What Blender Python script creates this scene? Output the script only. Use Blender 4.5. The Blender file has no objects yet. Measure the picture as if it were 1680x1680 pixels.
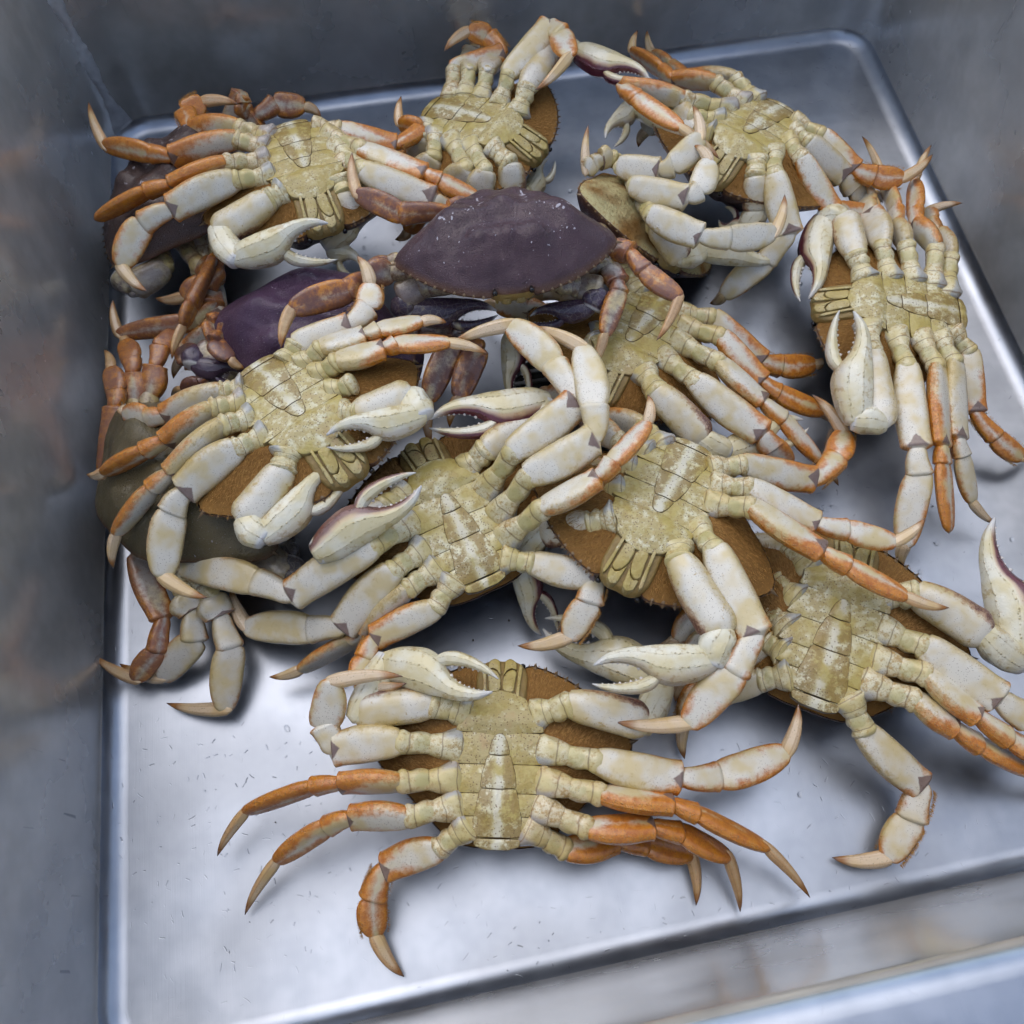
import bpy, math, random
import numpy as np
from mathutils import Matrix, Vector
R = math.radians
scene = bpy.context.scene
COL = scene.collection

# ---------------------------------------------------------------- camera
CAM_H = 0.60
FPX = 1450.0
def rot3(a, b, c):
    Rx = np.array([[1,0,0],[0,math.cos(a),-math.sin(a)],[0,math.sin(a),math.cos(a)]])
    Ry = np.array([[math.cos(b),0,math.sin(b)],[0,1,0],[-math.sin(b),0,math.cos(b)]])
    Rz = np.array([[math.cos(c),-math.sin(c),0],[math.sin(c),math.cos(c),0],[0,0,1]])
    return Rz @ Ry @ Rx
CR = rot3(0.42, 0.01, -0.17)
CAM = np.array([0.0, 0.0, CAM_H])
cd = bpy.data.cameras.new('camera')
cam = bpy.data.objects.new('camera', cd)
COL.objects.link(cam)
mw = Matrix.Identity(4)
for i in range(3):
    for j in range(3):
        mw[i][j] = CR[i][j]
    mw[i][3] = CAM[i]
cam.matrix_world = mw
cd.sensor_width = 36.0
cd.lens = 36.0 * FPX / 1680.0
cd.clip_start = 0.01
cd.clip_end = 100
cd.dof.use_dof = True
cd.dof.focus_distance = 0.60
cd.dof.aperture_fstop = 16
scene.camera = cam

def at(x, y, z):
    """a photograph pixel at height z (metres above the sink floor) -> world point"""
    d = CR @ np.array([(x - 840) / FPX, -(y - 840) / FPX, -1.0])
    return CAM + d * ((z - CAM_H) / d[2])

# ---------------------------------------------------------------- sky, sun, exposure
SUN_EL, SUN_AZ = 64, 340
w = bpy.data.worlds.new('World')
scene.world = w
w.use_nodes = True
nt = w.node_tree
bg = nt.nodes['Background']
sky = nt.nodes.new('ShaderNodeTexSky')
sky.sky_type = 'NISHITA'
sky.sun_disc = False
sky.sun_elevation = R(SUN_EL)
sky.sun_rotation = R(SUN_AZ)
sky.air_density = 1.0
sky.dust_density = 1.0
sky.ozone_density = 1.0
hs = nt.nodes.new('ShaderNodeHueSaturation')
hs.inputs['Saturation'].default_value = 0.78
nt.links.new(sky.outputs[0], hs.inputs['Color'])
nt.links.new(hs.outputs[0], bg.inputs['Color'])
bg.inputs['Strength'].default_value = 0.15
sl = bpy.data.lights.new('sun', 'SUN')
sl.energy = 0.70
sl.angle = R(72)
sl.color = (1.0, 0.96, 0.90)
sun = bpy.data.objects.new('sun', sl)
COL.objects.link(sun)
sd = Vector((math.sin(R(SUN_AZ)) * math.cos(R(SUN_EL)), math.cos(R(SUN_AZ)) * math.cos(R(SUN_EL)), math.sin(R(SUN_EL))))
sun.rotation_euler = sd.to_track_quat('Z', 'Y').to_euler()
sun.location = (0, 0, 3)
vs = scene.view_settings
vs.view_transform = 'Standard'
vs.look = 'None'
vs.gamma = 1
vs.exposure = 0.68
vs.use_curve_mapping = False
cy = scene.cycles
cy.use_adaptive_sampling = True
cy.adaptive_threshold = 0.04
cy.adaptive_min_samples = 12
cy.max_bounces = 4
cy.diffuse_bounces = 2
cy.glossy_bounces = 3
cy.transmission_bounces = 3
cy.caustics_reflective = False
cy.caustics_refractive = False

# ---------------------------------------------------------------- node helper
class G:
    def __init__(s, name):
        s.m = bpy.data.materials.new(name)
        s.m.use_nodes = True
        s.t = s.m.node_tree
        s.b = s.t.nodes['Principled BSDF']
        s.pos = s.n('ShaderNodeNewGeometry').outputs['Position']
    def n(s, ty, **kw):
        x = s.t.nodes.new(ty)
        for k, v in kw.items():
            setattr(x, k, v)
        return x
    def put(s, sock, v):
        if isinstance(v, (int, float)):
            sock.default_value = v
        elif isinstance(v, tuple):
            sock.default_value = v if len(v) == len(sock.default_value) else (*v, 1)
        else:
            s.t.links.new(v, sock)
    def m2(s, op, a, b=0.0, c=None):
        x = s.n('ShaderNodeMath', operation=op)
        s.put(x.inputs[0], a); s.put(x.inputs[1], b)
        if c is not None: s.put(x.inputs[2], c)
        return x.outputs[0]
    def mix(s, f, a, b):
        x = s.n('ShaderNodeMix', data_type='RGBA')
        s.put(x.inputs[0], f); s.put(x.inputs[6], a); s.put(x.inputs[7], b)
        return x.outputs[2]
    def step(s, v, a, b):
        x = s.n('ShaderNodeMapRange', interpolation_type='SMOOTHSTEP')
        s.put(x.inputs[0], v); s.put(x.inputs[1], a); s.put(x.inputs[2], b)
        return x.outputs[0]
    def noise(s, scale, detail=3.0, rough=0.55, vec=None, out=0):
        detail = {2: 1, 3: 1, 4: 2, 5: 3, 6: 3}.get(int(detail), detail)
        x = s.n('ShaderNodeTexNoise')
        s.put(x.inputs['Vector'], s.pos if vec is None else vec)
        x.inputs['Scale'].default_value = scale
        x.inputs['Detail'].default_value = detail
        x.inputs['Roughness'].default_value = rough
        return x.outputs[out]
    def voro(s, scale, vec=None, rnd=1.0, feature='F1', out='Distance'):
        x = s.n('ShaderNodeTexVoronoi', feature=feature)
        s.put(x.inputs['Vector'], s.pos if vec is None else vec)
        x.inputs['Scale'].default_value = scale
        x.inputs['Randomness'].default_value = rnd
        return x.outputs[out]
    def uv(s):
        u = s.n('ShaderNodeUVMap')
        x = s.n('ShaderNodeSeparateXYZ')
        s.t.links.new(u.outputs[0], x.inputs[0])
        return x.outputs[0], x.outputs[1]
    def obj(s):
        t = s.n('ShaderNodeTexCoord').outputs['Object']
        x = s.n('ShaderNodeSeparateXYZ')
        s.t.links.new(t, x.inputs[0])
        return t, x.outputs[0], x.outputs[1], x.outputs[2]
    def ocol(s):
        o = s.n('ShaderNodeObjectInfo')
        x = s.n('ShaderNodeSeparateColor')
        s.t.links.new(o.outputs['Color'], x.inputs[0])
        return x.outputs[0], x.outputs[1], x.outputs[2], o.outputs['Random']
    def bump(s, h, strength, dist=0.001, prev=None):
        x = s.n('ShaderNodeBump')
        x.inputs['Strength'].default_value = strength
        x.inputs['Distance'].default_value = dist
        s.put(x.inputs['Height'], h)
        if prev is not None: s.put(x.inputs['Normal'], prev)
        return x.outputs[0]
    def done(s, col, rough=0.4, normal=None, metallic=0.0, sss=0.0, coat=0.0, spec=0.5):
        s.put(s.b.inputs['Base Color'], col)
        s.put(s.b.inputs['Roughness'], rough)
        s.put(s.b.inputs['Metallic'], metallic)
        s.b.inputs['Specular IOR Level'].default_value = spec
        if sss:
            s.b.inputs['Subsurface Weight'].default_value = sss
            s.b.inputs['Subsurface Radius'].default_value = (0.004, 0.0025, 0.0015)
            s.b.inputs['Subsurface Scale'].default_value = 1.0
        if coat:
            s.b.inputs['Coat Weight'].default_value = coat
            s.b.inputs['Coat Roughness'].default_value = 0.07
        if normal is not None:
            s.put(s.b.inputs['Normal'], normal)
        return s.m

CREAM = (0.62, 0.49, 0.245)
WHITE = (0.69, 0.635, 0.52)
GOLD = (0.40, 0.245, 0.048)
ORANGE = (0.66, 0.245, 0.016)
BROWN = (0.16, 0.085, 0.035)
PURPLE = (0.055, 0.034, 0.050)
MAROON = (0.085, 0.016, 0.024)

def leg_mat(kind):
    g = G('crab_' + kind)
    seed = {'merus': 1.0}.get(kind, 0.0)
    u, v = g.uv()
    amt, dark, extra, rnd = g.ocol()
    n1 = g.noise(55, 4)
    n2 = g.noise(330 if kind in ('base', 'coxa') else 240, 5, 0.75)
    n3 = g.noise(420, 3)
    ang = g.m2('MULTIPLY', v, 2 * math.pi)
    edge = g.m2('ABSOLUTE', g.m2('COSINE', ang))
    eside = g.m2('COSINE', ang)
    up = g.m2('SINE', ang)
    c = g.mix(g.step(n1, 0.30, 0.60), CREAM, WHITE) if kind not in ('base', 'coxa') else g.mix(g.step(n1, 0.35, 0.65), (0.58, 0.465, 0.185), (0.70, 0.63, 0.41))
    coxa = kind == 'coxa'
    if coxa: kind = 'base'
    if kind in ('merus', 'base', 'arm'):
        # golden mottling towards the body and along one edge
        if kind == 'base':
            drive = g.m2('ADD', g.m2('MULTIPLY', n2, 0.85), g.m2('MULTIPLY', n1, 0.35))
            mask = g.step(drive, 0.58, 0.76)
        elif kind == 'merus':
            drive = g.m2('ADD', n2, g.m2('MULTIPLY', eside, 0.22))
            drive = g.m2('SUBTRACT', drive, g.m2('MULTIPLY', u, 0.10))
            mask = g.m2('MULTIPLY', g.step(drive, 0.58, 0.84), 0.8)
        else:
            mask = g.step(g.m2('ADD', n2, g.m2('MULTIPLY', edge, 0.16)), 0.68, 0.82)
        c = g.mix(g.m2('MULTIPLY', mask, 0.80), c, GOLD)
    if coxa:
        gm = g.m2('MULTIPLY', g.step(g.m2('ADD', eside, g.m2('MULTIPLY', g.m2('SUBTRACT', n1, 0.5), 0.8)), 0.30, 0.62), g.step(u, 0.75, 0.45))
        c = g.mix(g.m2('MULTIPLY', gm, 0.8), c, (0.36, 0.365, 0.36))
    if kind == 'base':
        # pale yellow-green soft patch on the belly face
        pd = g.m2('ADD', g.m2('POWER', g.m2('MULTIPLY', g.m2('SUBTRACT', u, 0.34), 4.2), 2.0), g.m2('POWER', g.m2('MULTIPLY', eside, 1.35), 2.0))
        pd = g.m2('ADD', pd, g.m2('MULTIPLY', g.m2('SUBTRACT', n2, 0.5), 1.6))
        patch = g.m2('MULTIPLY', g.step(pd, 1.1, 0.5), g.step(up, 0.1, 0.3))
        c = g.mix(g.m2('MULTIPLY', g.m2('MULTIPLY', patch, extra), 0.55), c, (0.42, 0.375, 0.14))
        # brown creases where the shell folds
        for k0 in (0.10, 0.66):
            cr = g.step(g.m2('ABSOLUTE', g.m2('SUBTRACT', g.m2('ADD', u, g.m2('MULTIPLY', g.m2('SUBTRACT', n1, 0.5), 0.35)), k0)), 0.035, 0.008)
            c = g.mix(g.m2('MULTIPLY', cr, 0.7), c, (0.20, 0.125, 0.045))
    if kind in ('merus', 'arm', 'propodus', 'carpus'):
        c = g.mix(g.m2('MULTIPLY', g.step(g.m2('ADD', edge, g.m2('MULTIPLY', g.m2('SUBTRACT', n2, 0.5), 0.5)), 0.50, 0.95), 0.62), c, (0.50, 0.35, 0.105))
    # orange pigment: edges and far ends
    w = {'base': 0.10, 'merus': 0.74, 'carpus': 0.78, 'propodus': 0.74, 'dactyl': 0.5, 'arm': 0.10}[kind]
    shift = {'merus': -0.14, 'carpus': 0.10, 'propodus': 0.15}.get(kind, 0.0)
    d = g.m2('ADD', g.m2('MULTIPLY', edge, 0.50), g.m2('MULTIPLY', g.m2('POWER', u, 2.0), 0.40 if kind == 'merus' else 0.12))
    d = g.m2('ADD', d, g.m2('MULTIPLY', g.m2('SUBTRACT', n1, 0.5), 0.7))
    d = g.m2('ADD', d, g.m2('MULTIPLY', g.m2('SUBTRACT', n2, 0.5), 0.4))
    d = g.m2('ADD', d, g.m2('SUBTRACT', g.m2('MULTIPLY', amt, 1.15), 0.95 - shift))
    om = g.m2('MULTIPLY', g.step(d, 0.02, 0.34), min(0.97, w * 1.3))
    oc = g.mix(g.step(n2, 0.3, 0.7), ORANGE, (0.47, 0.13, 0.008))
    c = g.mix(om, c, oc)
    # dorsal purple brown pigment
    pm = g.m2('MULTIPLY', dark, g.step(g.m2('ADD', n1, g.m2('MULTIPLY', g.m2('SUBTRACT', n2, 0.5), 0.6)), 0.22, 0.60))
    c = g.mix(pm, c, g.mix(n2, (0.16, 0.07, 0.055), (0.075, 0.042, 0.055)))
    if kind == 'merus':
        # dark joint membrane: a triangle on the belly face at the far end
        tri = g.m2('SUBTRACT', g.m2('MULTIPLY', g.m2('SUBTRACT', u, g.m2('ADD', 0.80, g.m2('MULTIPLY', rnd, 0.07))), 4.6), g.m2('ABSOLUTE', g.m2('SUBTRACT', eside, g.m2('MULTIPLY', g.m2('SUBTRACT', rnd, 0.5), 0.5))))
        tri = g.m2('ADD', tri, g.m2('MULTIPLY', g.m2('SUBTRACT', n2, 0.5), 0.25))
        mm = g.m2('MULTIPLY', g.step(tri, 0.0, 0.14), g.step(up, 0.15, 0.3))
        mm = g.m2('MULTIPLY', mm, g.step(u, 1.01, 0.97))
        c = g.mix(g.m2('MULTIPLY', mm, extra), c, g.mix(n2, (0.13, 0.075, 0.060), (0.27, 0.185, 0.14)))
    if kind == 'dactyl':
        gr = g.step(g.m2('COSINE', g.m2('MULTIPLY', ang, 6.0)), 0.5, 0.95)
        c = g.mix(0.55, c, (0.70, 0.43, 0.17))
        c = g.mix(g.m2('MULTIPLY', gr, 0.45), c, (0.40, 0.22, 0.09))
        c = g.mix(g.step(u, 0.66, 0.86), c, (0.33, 0.13, 0.022))
        c = g.mix(g.step(u, 0.86, 1.0), c, (0.10, 0.045, 0.02))
    # speckle
    sp = g.voro(760)
    spm = g.m2('MULTIPLY', g.step(sp, 0.26, 0.14), g.step(n1, 0.42, 0.58))
    c = g.mix(g.m2('MULTIPLY', spm, 0.60), c, BROWN)
    if kind == 'arm':
        ma = g.m2('ADD', eside, g.m2('ADD', g.m2('MULTIPLY', u, 0.55), g.m2('MULTIPLY', g.m2('SUBTRACT', n2, 0.5), 0.8)))
        c = g.mix(g.m2('MULTIPLY', g.step(ma, 0.95, 1.15), g.m2('MULTIPLY', extra, 0.8)), c, (0.30, 0.12, 0.05))
        c = g.mix(g.m2('MULTIPLY', g.step(ma, 1.12, 1.35), extra), c, MAROON)
    gran = g.m2('MULTIPLY', g.step(sp, 0.5, 0.1), g.step(edge, 0.60, 0.90))
    if kind in ('merus', 'arm', 'propodus', 'carpus'):
        c = g.mix(g.m2('MULTIPLY', gran, 0.35), c, (0.46, 0.32, 0.10))
    nm = g.bump(g.m2('ADD', gran, g.m2('MULTIPLY', n3, 0.35)), 0.5, 0.0009)
    rough = g.m2('ADD', 0.17, g.m2('MULTIPLY', n2, 0.28))
    return g.done(c, rough, nm, coat=0.5)

def claw_mat():
    g = G('crab_claw_shell')
    u, v = g.uv()
    amt, dark, extra, rnd = g.ocol()
    n1 = g.noise(60, 4); n2 = g.noise(190, 5, 0.65); n3 = g.noise(420, 3)
    ang = g.m2('MULTIPLY', v, 2 * math.pi)
    up = g.m2('SINE', ang); eside = g.m2('COSINE', ang)
    c = g.mix(g.step(n1, 0.35, 0.65), (0.66, 0.56, 0.31), (0.74, 0.69, 0.53))
    rid = g.step(g.m2('COSINE', g.m2('MULTIPLY', ang, 9.0)), 0.80, 0.98)
    vv = g.voro(560)
    gran = g.step(vv, 0.5, 0.12)
    c = g.mix(g.m2('MULTIPLY', rid, g.m2('ADD', 0.10, g.m2('MULTIPLY', gran, 0.5))), c, (0.50, 0.36, 0.12))
    gm = g.step(g.m2('ADD', n2, g.m2('MULTIPLY', g.m2('ABSOLUTE', eside), 0.20)), 0.66, 0.82)
    c = g.mix(g.m2('MULTIPLY', gm, 0.55), c, GOLD)
    # maroon inner side
    mn = g.m2('ADD', g.m2('MULTIPLY', g.m2('SUBTRACT', n1, 0.5), 0.5), g.m2('SUBTRACT', eside, 0.42))
    mm = g.m2('MULTIPLY', g.step(mn, 0.0, 0.22), extra)
    mm = g.m2('MULTIPLY', mm, g.step(u, 0.97, 0.80))
    c = g.mix(g.m2('MULTIPLY', g.step(mn, -0.18, 0.05), g.m2('MULTIPLY', extra, 0.5)), c, (0.42, 0.16, 0.07))
    c = g.mix(mm, c, g.mix(n2, MAROON, (0.16, 0.035, 0.045)))
    crk = g.step(g.voro(260, feature='DISTANCE_TO_EDGE'), 0.02, 0.09)
    pm = g.m2('MINIMUM', g.m2('MULTIPLY', g.m2('MULTIPLY', dark, 1.5), g.m2('MULTIPLY', g.step(n1, 0.22, 0.45), g.m2('ADD', 0.78, g.m2('MULTIPLY', crk, 0.22)))), 1.0)
    c = g.mix(pm, c, g.mix(n2, (0.085, 0.048, 0.072), (0.045, 0.026, 0.050)))
    c = g.mix(g.step(u, 0.86, 0.98), c, (0.66, 0.63, 0.58))
    sp = g.m2('MULTIPLY', g.step(vv, 0.20, 0.12), g.step(n1, 0.45, 0.6))
    c = g.mix(g.m2('MULTIPLY', sp, 0.35), c, BROWN)
    nm = g.bump(g.m2('ADD', g.m2('MULTIPLY', rid, g.m2('ADD', gran, 0.15)), g.m2('MULTIPLY', n3, 0.35)), 0.7, 0.0012)
    return g.done(c, g.m2('ADD', 0.18, g.m2('MULTIPLY', n2, 0.28)), nm, coat=0.5)

def belly_mat(name, flap=False, edge=0.72):
    g = G(name)
    t, x, y, z = g.obj()
    amt, dark, extra, rnd = g.ocol()
    n1 = g.noise(50, 4); n2 = g.noise(190, 6, 0.72); n3 = g.noise(500, 3)
    c = g.mix(g.step(n1, 0.38, 0.62), (0.47, 0.365, 0.105), (0.72, 0.67, 0.45))
    if flap:
        ax = g.m2('ABSOLUTE', g.m2('ADD', x, g.m2('MULTIPLY', g.m2('SUBTRACT', n2, 0.5), 0.05)))
        mask = g.m2('MULTIPLY', g.step(ax, 0.006, 0.03), g.step(n2, 0.34, 0.52))
        c = g.mix(g.m2('MULTIPLY', g.m2('MULTIPLY', g.m2('SUBTRACT', 1.0, g.step(ax, 0.004, 0.018)), g.step(n1, 0.34, 0.5)), 0.7), c, (0.66, 0.61, 0.48))
        c = g.mix(g.m2('MULTIPLY', mask, 0.85), c, (0.29, 0.185, 0.042))
    else:
        drive = g.m2('ADD', n2, g.m2('MULTIPLY', g.m2('SUBTRACT', n1, 0.5), 0.5))
        drive = g.m2('ADD', drive, g.m2('MULTIPLY', g.m2('SUBTRACT', amt, 0.5), 0.35))
        c = g.mix(g.m2('MULTIPLY', g.step(drive, 0.42, 0.62), 0.78), c, (0.40, 0.285, 0.072))
        c = g.mix(g.m2('MULTIPLY', g.step(n1, 0.60, 0.74), g.m2('MULTIPLY', amt, 0.35)), c, (0.45, 0.19, 0.075))
    u, v = g.uv()
    c = g.mix(g.m2('MULTIPLY', g.step(u, 0.75, 0.1), 0.9 if flap else edge), c, (0.095, 0.058, 0.018))
    sp = g.m2('MULTIPLY', g.step(g.voro(560), 0.30, 0.18), g.step(n1, 0.36, 0.52))
    c = g.mix(g.m2('MULTIPLY', sp, 0.8), c, (0.17, 0.095, 0.032))
    nm = g.bump(g.m2('ADD', g.m2('MULTIPLY', g.noise(70, 1), 1.8), g.m2('MULTIPLY', n3, 0.5)), 0.55, 0.0016)
    return g.done(c, g.m2('ADD', 0.26, g.m2('MULTIPLY', n2, 0.3)), nm, coat=0.10)

def fuzz_base_mat():
    g = G('crab_underside_fuzz')
    n1 = g.noise(40, 3); n2 = g.noise(300, 4)
    amt, dark, extra, rnd = g.ocol()
    c = g.mix(n1, (0.22, 0.105, 0.024), (0.34, 0.17, 0.042))
    c = g.mix(g.m2('MULTIPLY', n2, 0.4), c, (0.12, 0.06, 0.02))
    c = g.mix(g.m2('MULTIPLY', extra, g.step(n1, 0.3, 0.6)), c, (0.52, 0.45, 0.22))
    return g.done(c, 0.75, g.bump(n2, 0.6, 0.002), spec=0.2)

def hair_mat():
    g = G('crab_hair')
    n1 = g.noise(400, 3)
    c = g.mix(g.step(n1, 0.3, 0.7), (0.27, 0.125, 0.027), (0.45, 0.235, 0.062))
    return g.done(c, 0.6, spec=0.3)

def carapace_mat():
    g = G('crab_carapace')
    t, x, y, z = g.obj()
    amt, dark, extra, rnd = g.ocol()
    n1 = g.noise(30, 4); n2 = g.noise(180, 5, 0.7)
    pits = g.voro(900)
    dk = g.mix(extra, g.mix(n1, (0.040, 0.018, 0.024), (0.095, 0.050, 0.056)), g.mix(n1, (0.095, 0.074, 0.036), (0.165, 0.130, 0.062)))
    dk = g.mix(g.m2('MULTIPLY', amt, 0.42), dk, g.mix(n1, (0.050, 0.020, 0.075), (0.10, 0.050, 0.13)))
    rimv = g.step(z, -0.035, -0.002)
    dk = g.mix(g.m2('MULTIPLY', rimv, 0.65), dk, (0.15, 0.07, 0.03))
    c = g.mix(dark, g.mix(n1, (0.40, 0.28, 0.10), (0.52, 0.42, 0.22)), dk)
    sp = g.m2('MULTIPLY', g.step(g.voro(330), 0.16, 0.06), g.step(n1, 0.42, 0.55))
    c = g.mix(g.m2('MULTIPLY', sp, 0.5), c, (0.42, 0.36, 0.36))
    c = g.mix(g.m2('MULTIPLY', g.m2('MULTIPLY', g.step(pits, 0.35, 0.1), g.step(n2, 0.45, 0.6)), 0.35), c, (0.20, 0.15, 0.15))
    nm = g.bump(g.m2('ADD', g.m2('MULTIPLY', g.step(pits, 0.55, 0.1), 0.35), g.m2('MULTIPLY', g.noise(60, 2), 4.0)), 0.75, 0.0016)
    return g.done(c, g.m2('ADD', 0.24, g.m2('MULTIPLY', n2, 0.35)), nm, coat=0.18, spec=0.35)

def plain(name, col, rough=0.4, metallic=0.0, bump=0.0, scale=300, coat=0.0):
    g = G(name)
    n = g.noise(scale, 4)
    c = g.mix(n, tuple(k * 0.75 for k in col), tuple(min(1, k * 1.2) for k in col))
    return g.done(c, rough, g.bump(n, bump, 0.001) if bump else None, metallic=metallic, coat=coat)

def steel_mat(floor):
    g = G('steel_floor' if floor else 'steel_wall')
    n1 = g.noise(7, 4, 0.6); n2 = g.noise(38, 4, 0.65)
    # short nicks and scratches: one small dash per random cell
    def dashes(scale, ln, wd):
        vo = g.n('ShaderNodeTexVoronoi', feature='F1')
        g.put(vo.inputs['Vector'], g.pos); vo.inputs['Scale'].default_value = scale
        df = g.n('ShaderNodeVectorMath', operation='SUBTRACT')
        g.put(df.inputs[0], g.pos); g.t.links.new(vo.outputs['Position'], df.inputs[1])
        sc = g.n('ShaderNodeSeparateColor'); g.t.links.new(vo.outputs['Color'], sc.inputs[0])
        rt = g.n('ShaderNodeVectorRotate', rotation_type='Z_AXIS')
        g.t.links.new(df.outputs[0], rt.inputs['Vector'])
        g.put(rt.inputs['Angle'], g.m2('MULTIPLY', sc.outputs[0], 6.283))
        sx = g.n('ShaderNodeSeparateXYZ'); g.t.links.new(rt.outputs[0], sx.inputs[0])
        ax = g.m2('ABSOLUTE', sx.outputs[0])
        bend = g.m2('MULTIPLY', g.m2('MULTIPLY', sx.outputs[0], sx.outputs[0]), 45.0)
        ay = g.m2('ABSOLUTE', g.m2('SUBTRACT', sx.outputs[1], bend))
        sz = g.m2('ADD', 0.25, g.m2('MULTIPLY', g.m2('FRACT', g.m2('MULTIPLY', sc.outputs[2], 7.3)), 0.9))
        ax = g.m2('DIVIDE', ax, sz)
        mk = g.m2('MULTIPLY', g.step(ax, ln, ln * 0.6), g.step(ay, wd, wd * 0.3))
        return g.m2('MULTIPLY', mk, g.step(sc.outputs[1], 0.35, 0.95)), g.m2('GREATER_THAN', sc.outputs[2], 0.5)
    d1, s1 = dashes(95, 0.0021, 0.0005)
    d2, s2 = dashes(55, 0.0030, 0.00035) if floor else (0.0, 0.0)
    dens = g.step(n1, 0.42, 0.62)
    dash = g.m2('MULTIPLY', g.m2('MAXIMUM', d1, d2), g.m2('ADD', 0.12, g.m2('MULTIPLY', dens, 0.88)))
    base = g.mix(g.step(n2, 0.3, 0.7), (0.35, 0.375, 0.42), (0.43, 0.455, 0.50)) if floor else g.mix(g.step(n2, 0.3, 0.7), (0.57, 0.54, 0.495), (0.67, 0.64, 0.59))
    base = g.mix(g.m2('MULTIPLY', g.step(n1, 0.42, 0.62), 0.35), base, (0.30, 0.31, 0.33))
    base = g.mix(g.m2('MULTIPLY', g.m2('MULTIPLY', dash, s1), 0.75), base, (0.20, 0.21, 0.22))
    r0 = 0.36 if floor else 0.24
    rough = g.m2('ADD', r0, g.m2('ADD', g.m2('MULTIPLY', g.m2('SUBTRACT', n1, 0.5), 0.38), g.m2('MULTIPLY', g.m2('SUBTRACT', n2, 0.5), 0.12)))
    # brushed grain
    mp = g.n('ShaderNodeMapping'); g.put(mp.inputs['Vector'], g.pos)
    mp.inputs['Scale'].default_value = (18, 900, 900) if not floor else (900, 25, 900)
    grain = g.noise(1.0, 3, 0.6, vec=mp.outputs[0])
    hgt = g.m2('ADD', g.m2('MULTIPLY', grain, 0.10 if floor else 0.07), g.m2('MULTIPLY', g.noise(9, 0), 2.2))
    nm = g.bump(g.m2('SUBTRACT', hgt, g.m2('MULTIPLY', dash, 0.7)), 0.40 if floor else 0.25, 0.0006)
    return g.done(base, rough, nm, metallic=1.0 if floor else 0.60)

M = {k: leg_mat(k) for k in ('base', 'coxa', 'merus', 'carpus', 'propodus', 'dactyl', 'arm')}
M['claw'] = claw_mat()
M['belly'] = belly_mat('crab_belly_plate')
M['flap'] = belly_mat('crab_flap', True)
M['fuzz'] = fuzz_base_mat()
M['hair'] = hair_mat()
M['carapace'] = carapace_mat()
M['tooth'] = plain('crab_claw_tooth', (0.72, 0.66, 0.60), 0.3)
M['mouth'] = belly_mat('crab_mouthpart', False, 0.45)
M['mouth_dark'] = plain('crab_mouth_frame', (0.27, 0.175, 0.05), 0.5, bump=0.8)
M['eye'] = plain('crab_eye', (0.012, 0.010, 0.010), 0.15)
M['mark'] = plain('shell_mark', (0.42, 0.38, 0.40), 0.5)
M['barnacle'] = plain('barnacle', (0.50, 0.46, 0.42), 0.7, bump=0.5)
M['floor'] = steel_mat(True)
M['wall'] = steel_mat(False)
M['weld'] = plain('weld_metal', (0.50, 0.50, 0.51), 0.55, 0.45, bump=0.8, scale=160)
M['spine'] = plain('crab_spine', (0.26, 0.17, 0.09), 0.4)

# ---------------------------------------------------------------- mesh helpers
def mesh(name, verts, faces, mats, uvs=None, smooth=True, fm=None):
    me = bpy.data.meshes.new(name)
    me.from_pydata([tuple(map(float, v)) for v in verts], [], faces)
    for m in (mats if isinstance(mats, list) else [mats]):
        me.materials.append(m)
    if uvs is not None:
        ul = me.uv_layers.new(name='UVMap')
        li = np.empty(len(me.loops), dtype=np.int32)
        me.loops.foreach_get('vertex_index', li)
        ul.data.foreach_set('uv', np.asarray(uvs, dtype=np.float32)[li].ravel())
    if fm is not None:
        me.polygons.foreach_set('material_index', fm)
    me.polygons.foreach_set('use_smooth', [smooth] * len(me.polygons))
    me.update()
    return me

def loft(name, rows, mat, ns=24, expo=2.3, mod=None, sub=4):
    """rows: (t, cx, cz, hx, hz) along +Y, interpolated smoothly; section in X/Z"""
    rows = np.array(rows, float)
    T = rows[:, 0]
    tt = np.unique(np.concatenate([np.linspace(T[i], T[i + 1], sub, endpoint=False) for i in range(len(T) - 1)] + [[T[-1]]]))
    def cub(k):
        y = rows[:, k]
        m = np.gradient(y, T)
        out = []
        for t in tt:
            i = min(max(np.searchsorted(T, t, 'right') - 1, 0), len(T) - 2)
            h = T[i + 1] - T[i]; s = (t - T[i]) / h
            out.append((2*s**3-3*s**2+1)*y[i] + (s**3-2*s**2+s)*h*m[i] + (-2*s**3+3*s**2)*y[i+1] + (s**3-s**2)*h*m[i+1])
        return np.array(out)
    cx, cz, hx, hz = cub(1), cub(2), np.maximum(cub(3), 1e-3), np.maximum(cub(4), 1e-3)
    V, U, F = [], [], []
    span = T[-1] - T[0]
    for i, t in enumerate(tt):
        for j in range(ns + 1):
            a = 2 * math.pi * j / ns
            c, s = math.cos(a), math.sin(a)
            k = (abs(c) ** expo + abs(s) ** expo) ** (-1 / expo)
            if mod: k *= mod((t - T[0]) / span, a)
            V.append((cx[i] + hx[i] * c * k, t, cz[i] + hz[i] * s * k))
            U.append(((t - T[0]) / span, j / ns))
    n1 = ns + 1
    for i in range(len(tt) - 1):
        for j in range(ns):
            F.append((i*n1+j, (i+1)*n1+j, (i+1)*n1+j+1, i*n1+j+1))
    for i, e in ((0, -1), (len(tt) - 1, 1)):
        b = len(V)
        V.append((cx[i], tt[i] + e * 0.25 * min(hx[i], hz[i]) , cz[i])); U.append((0 if e < 0 else 1, 0.25))
        for j in range(ns):
            F.append((i*n1+j, i*n1+j+1, b) if e < 0 else (i*n1+j+1, i*n1+j, b))
    return V, F, U

def loft_mesh(name, rows, mat, **kw):
    V, F, U = loft(name, rows, mat, **kw)
    return mesh(name, V, F, mat, U)

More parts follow.
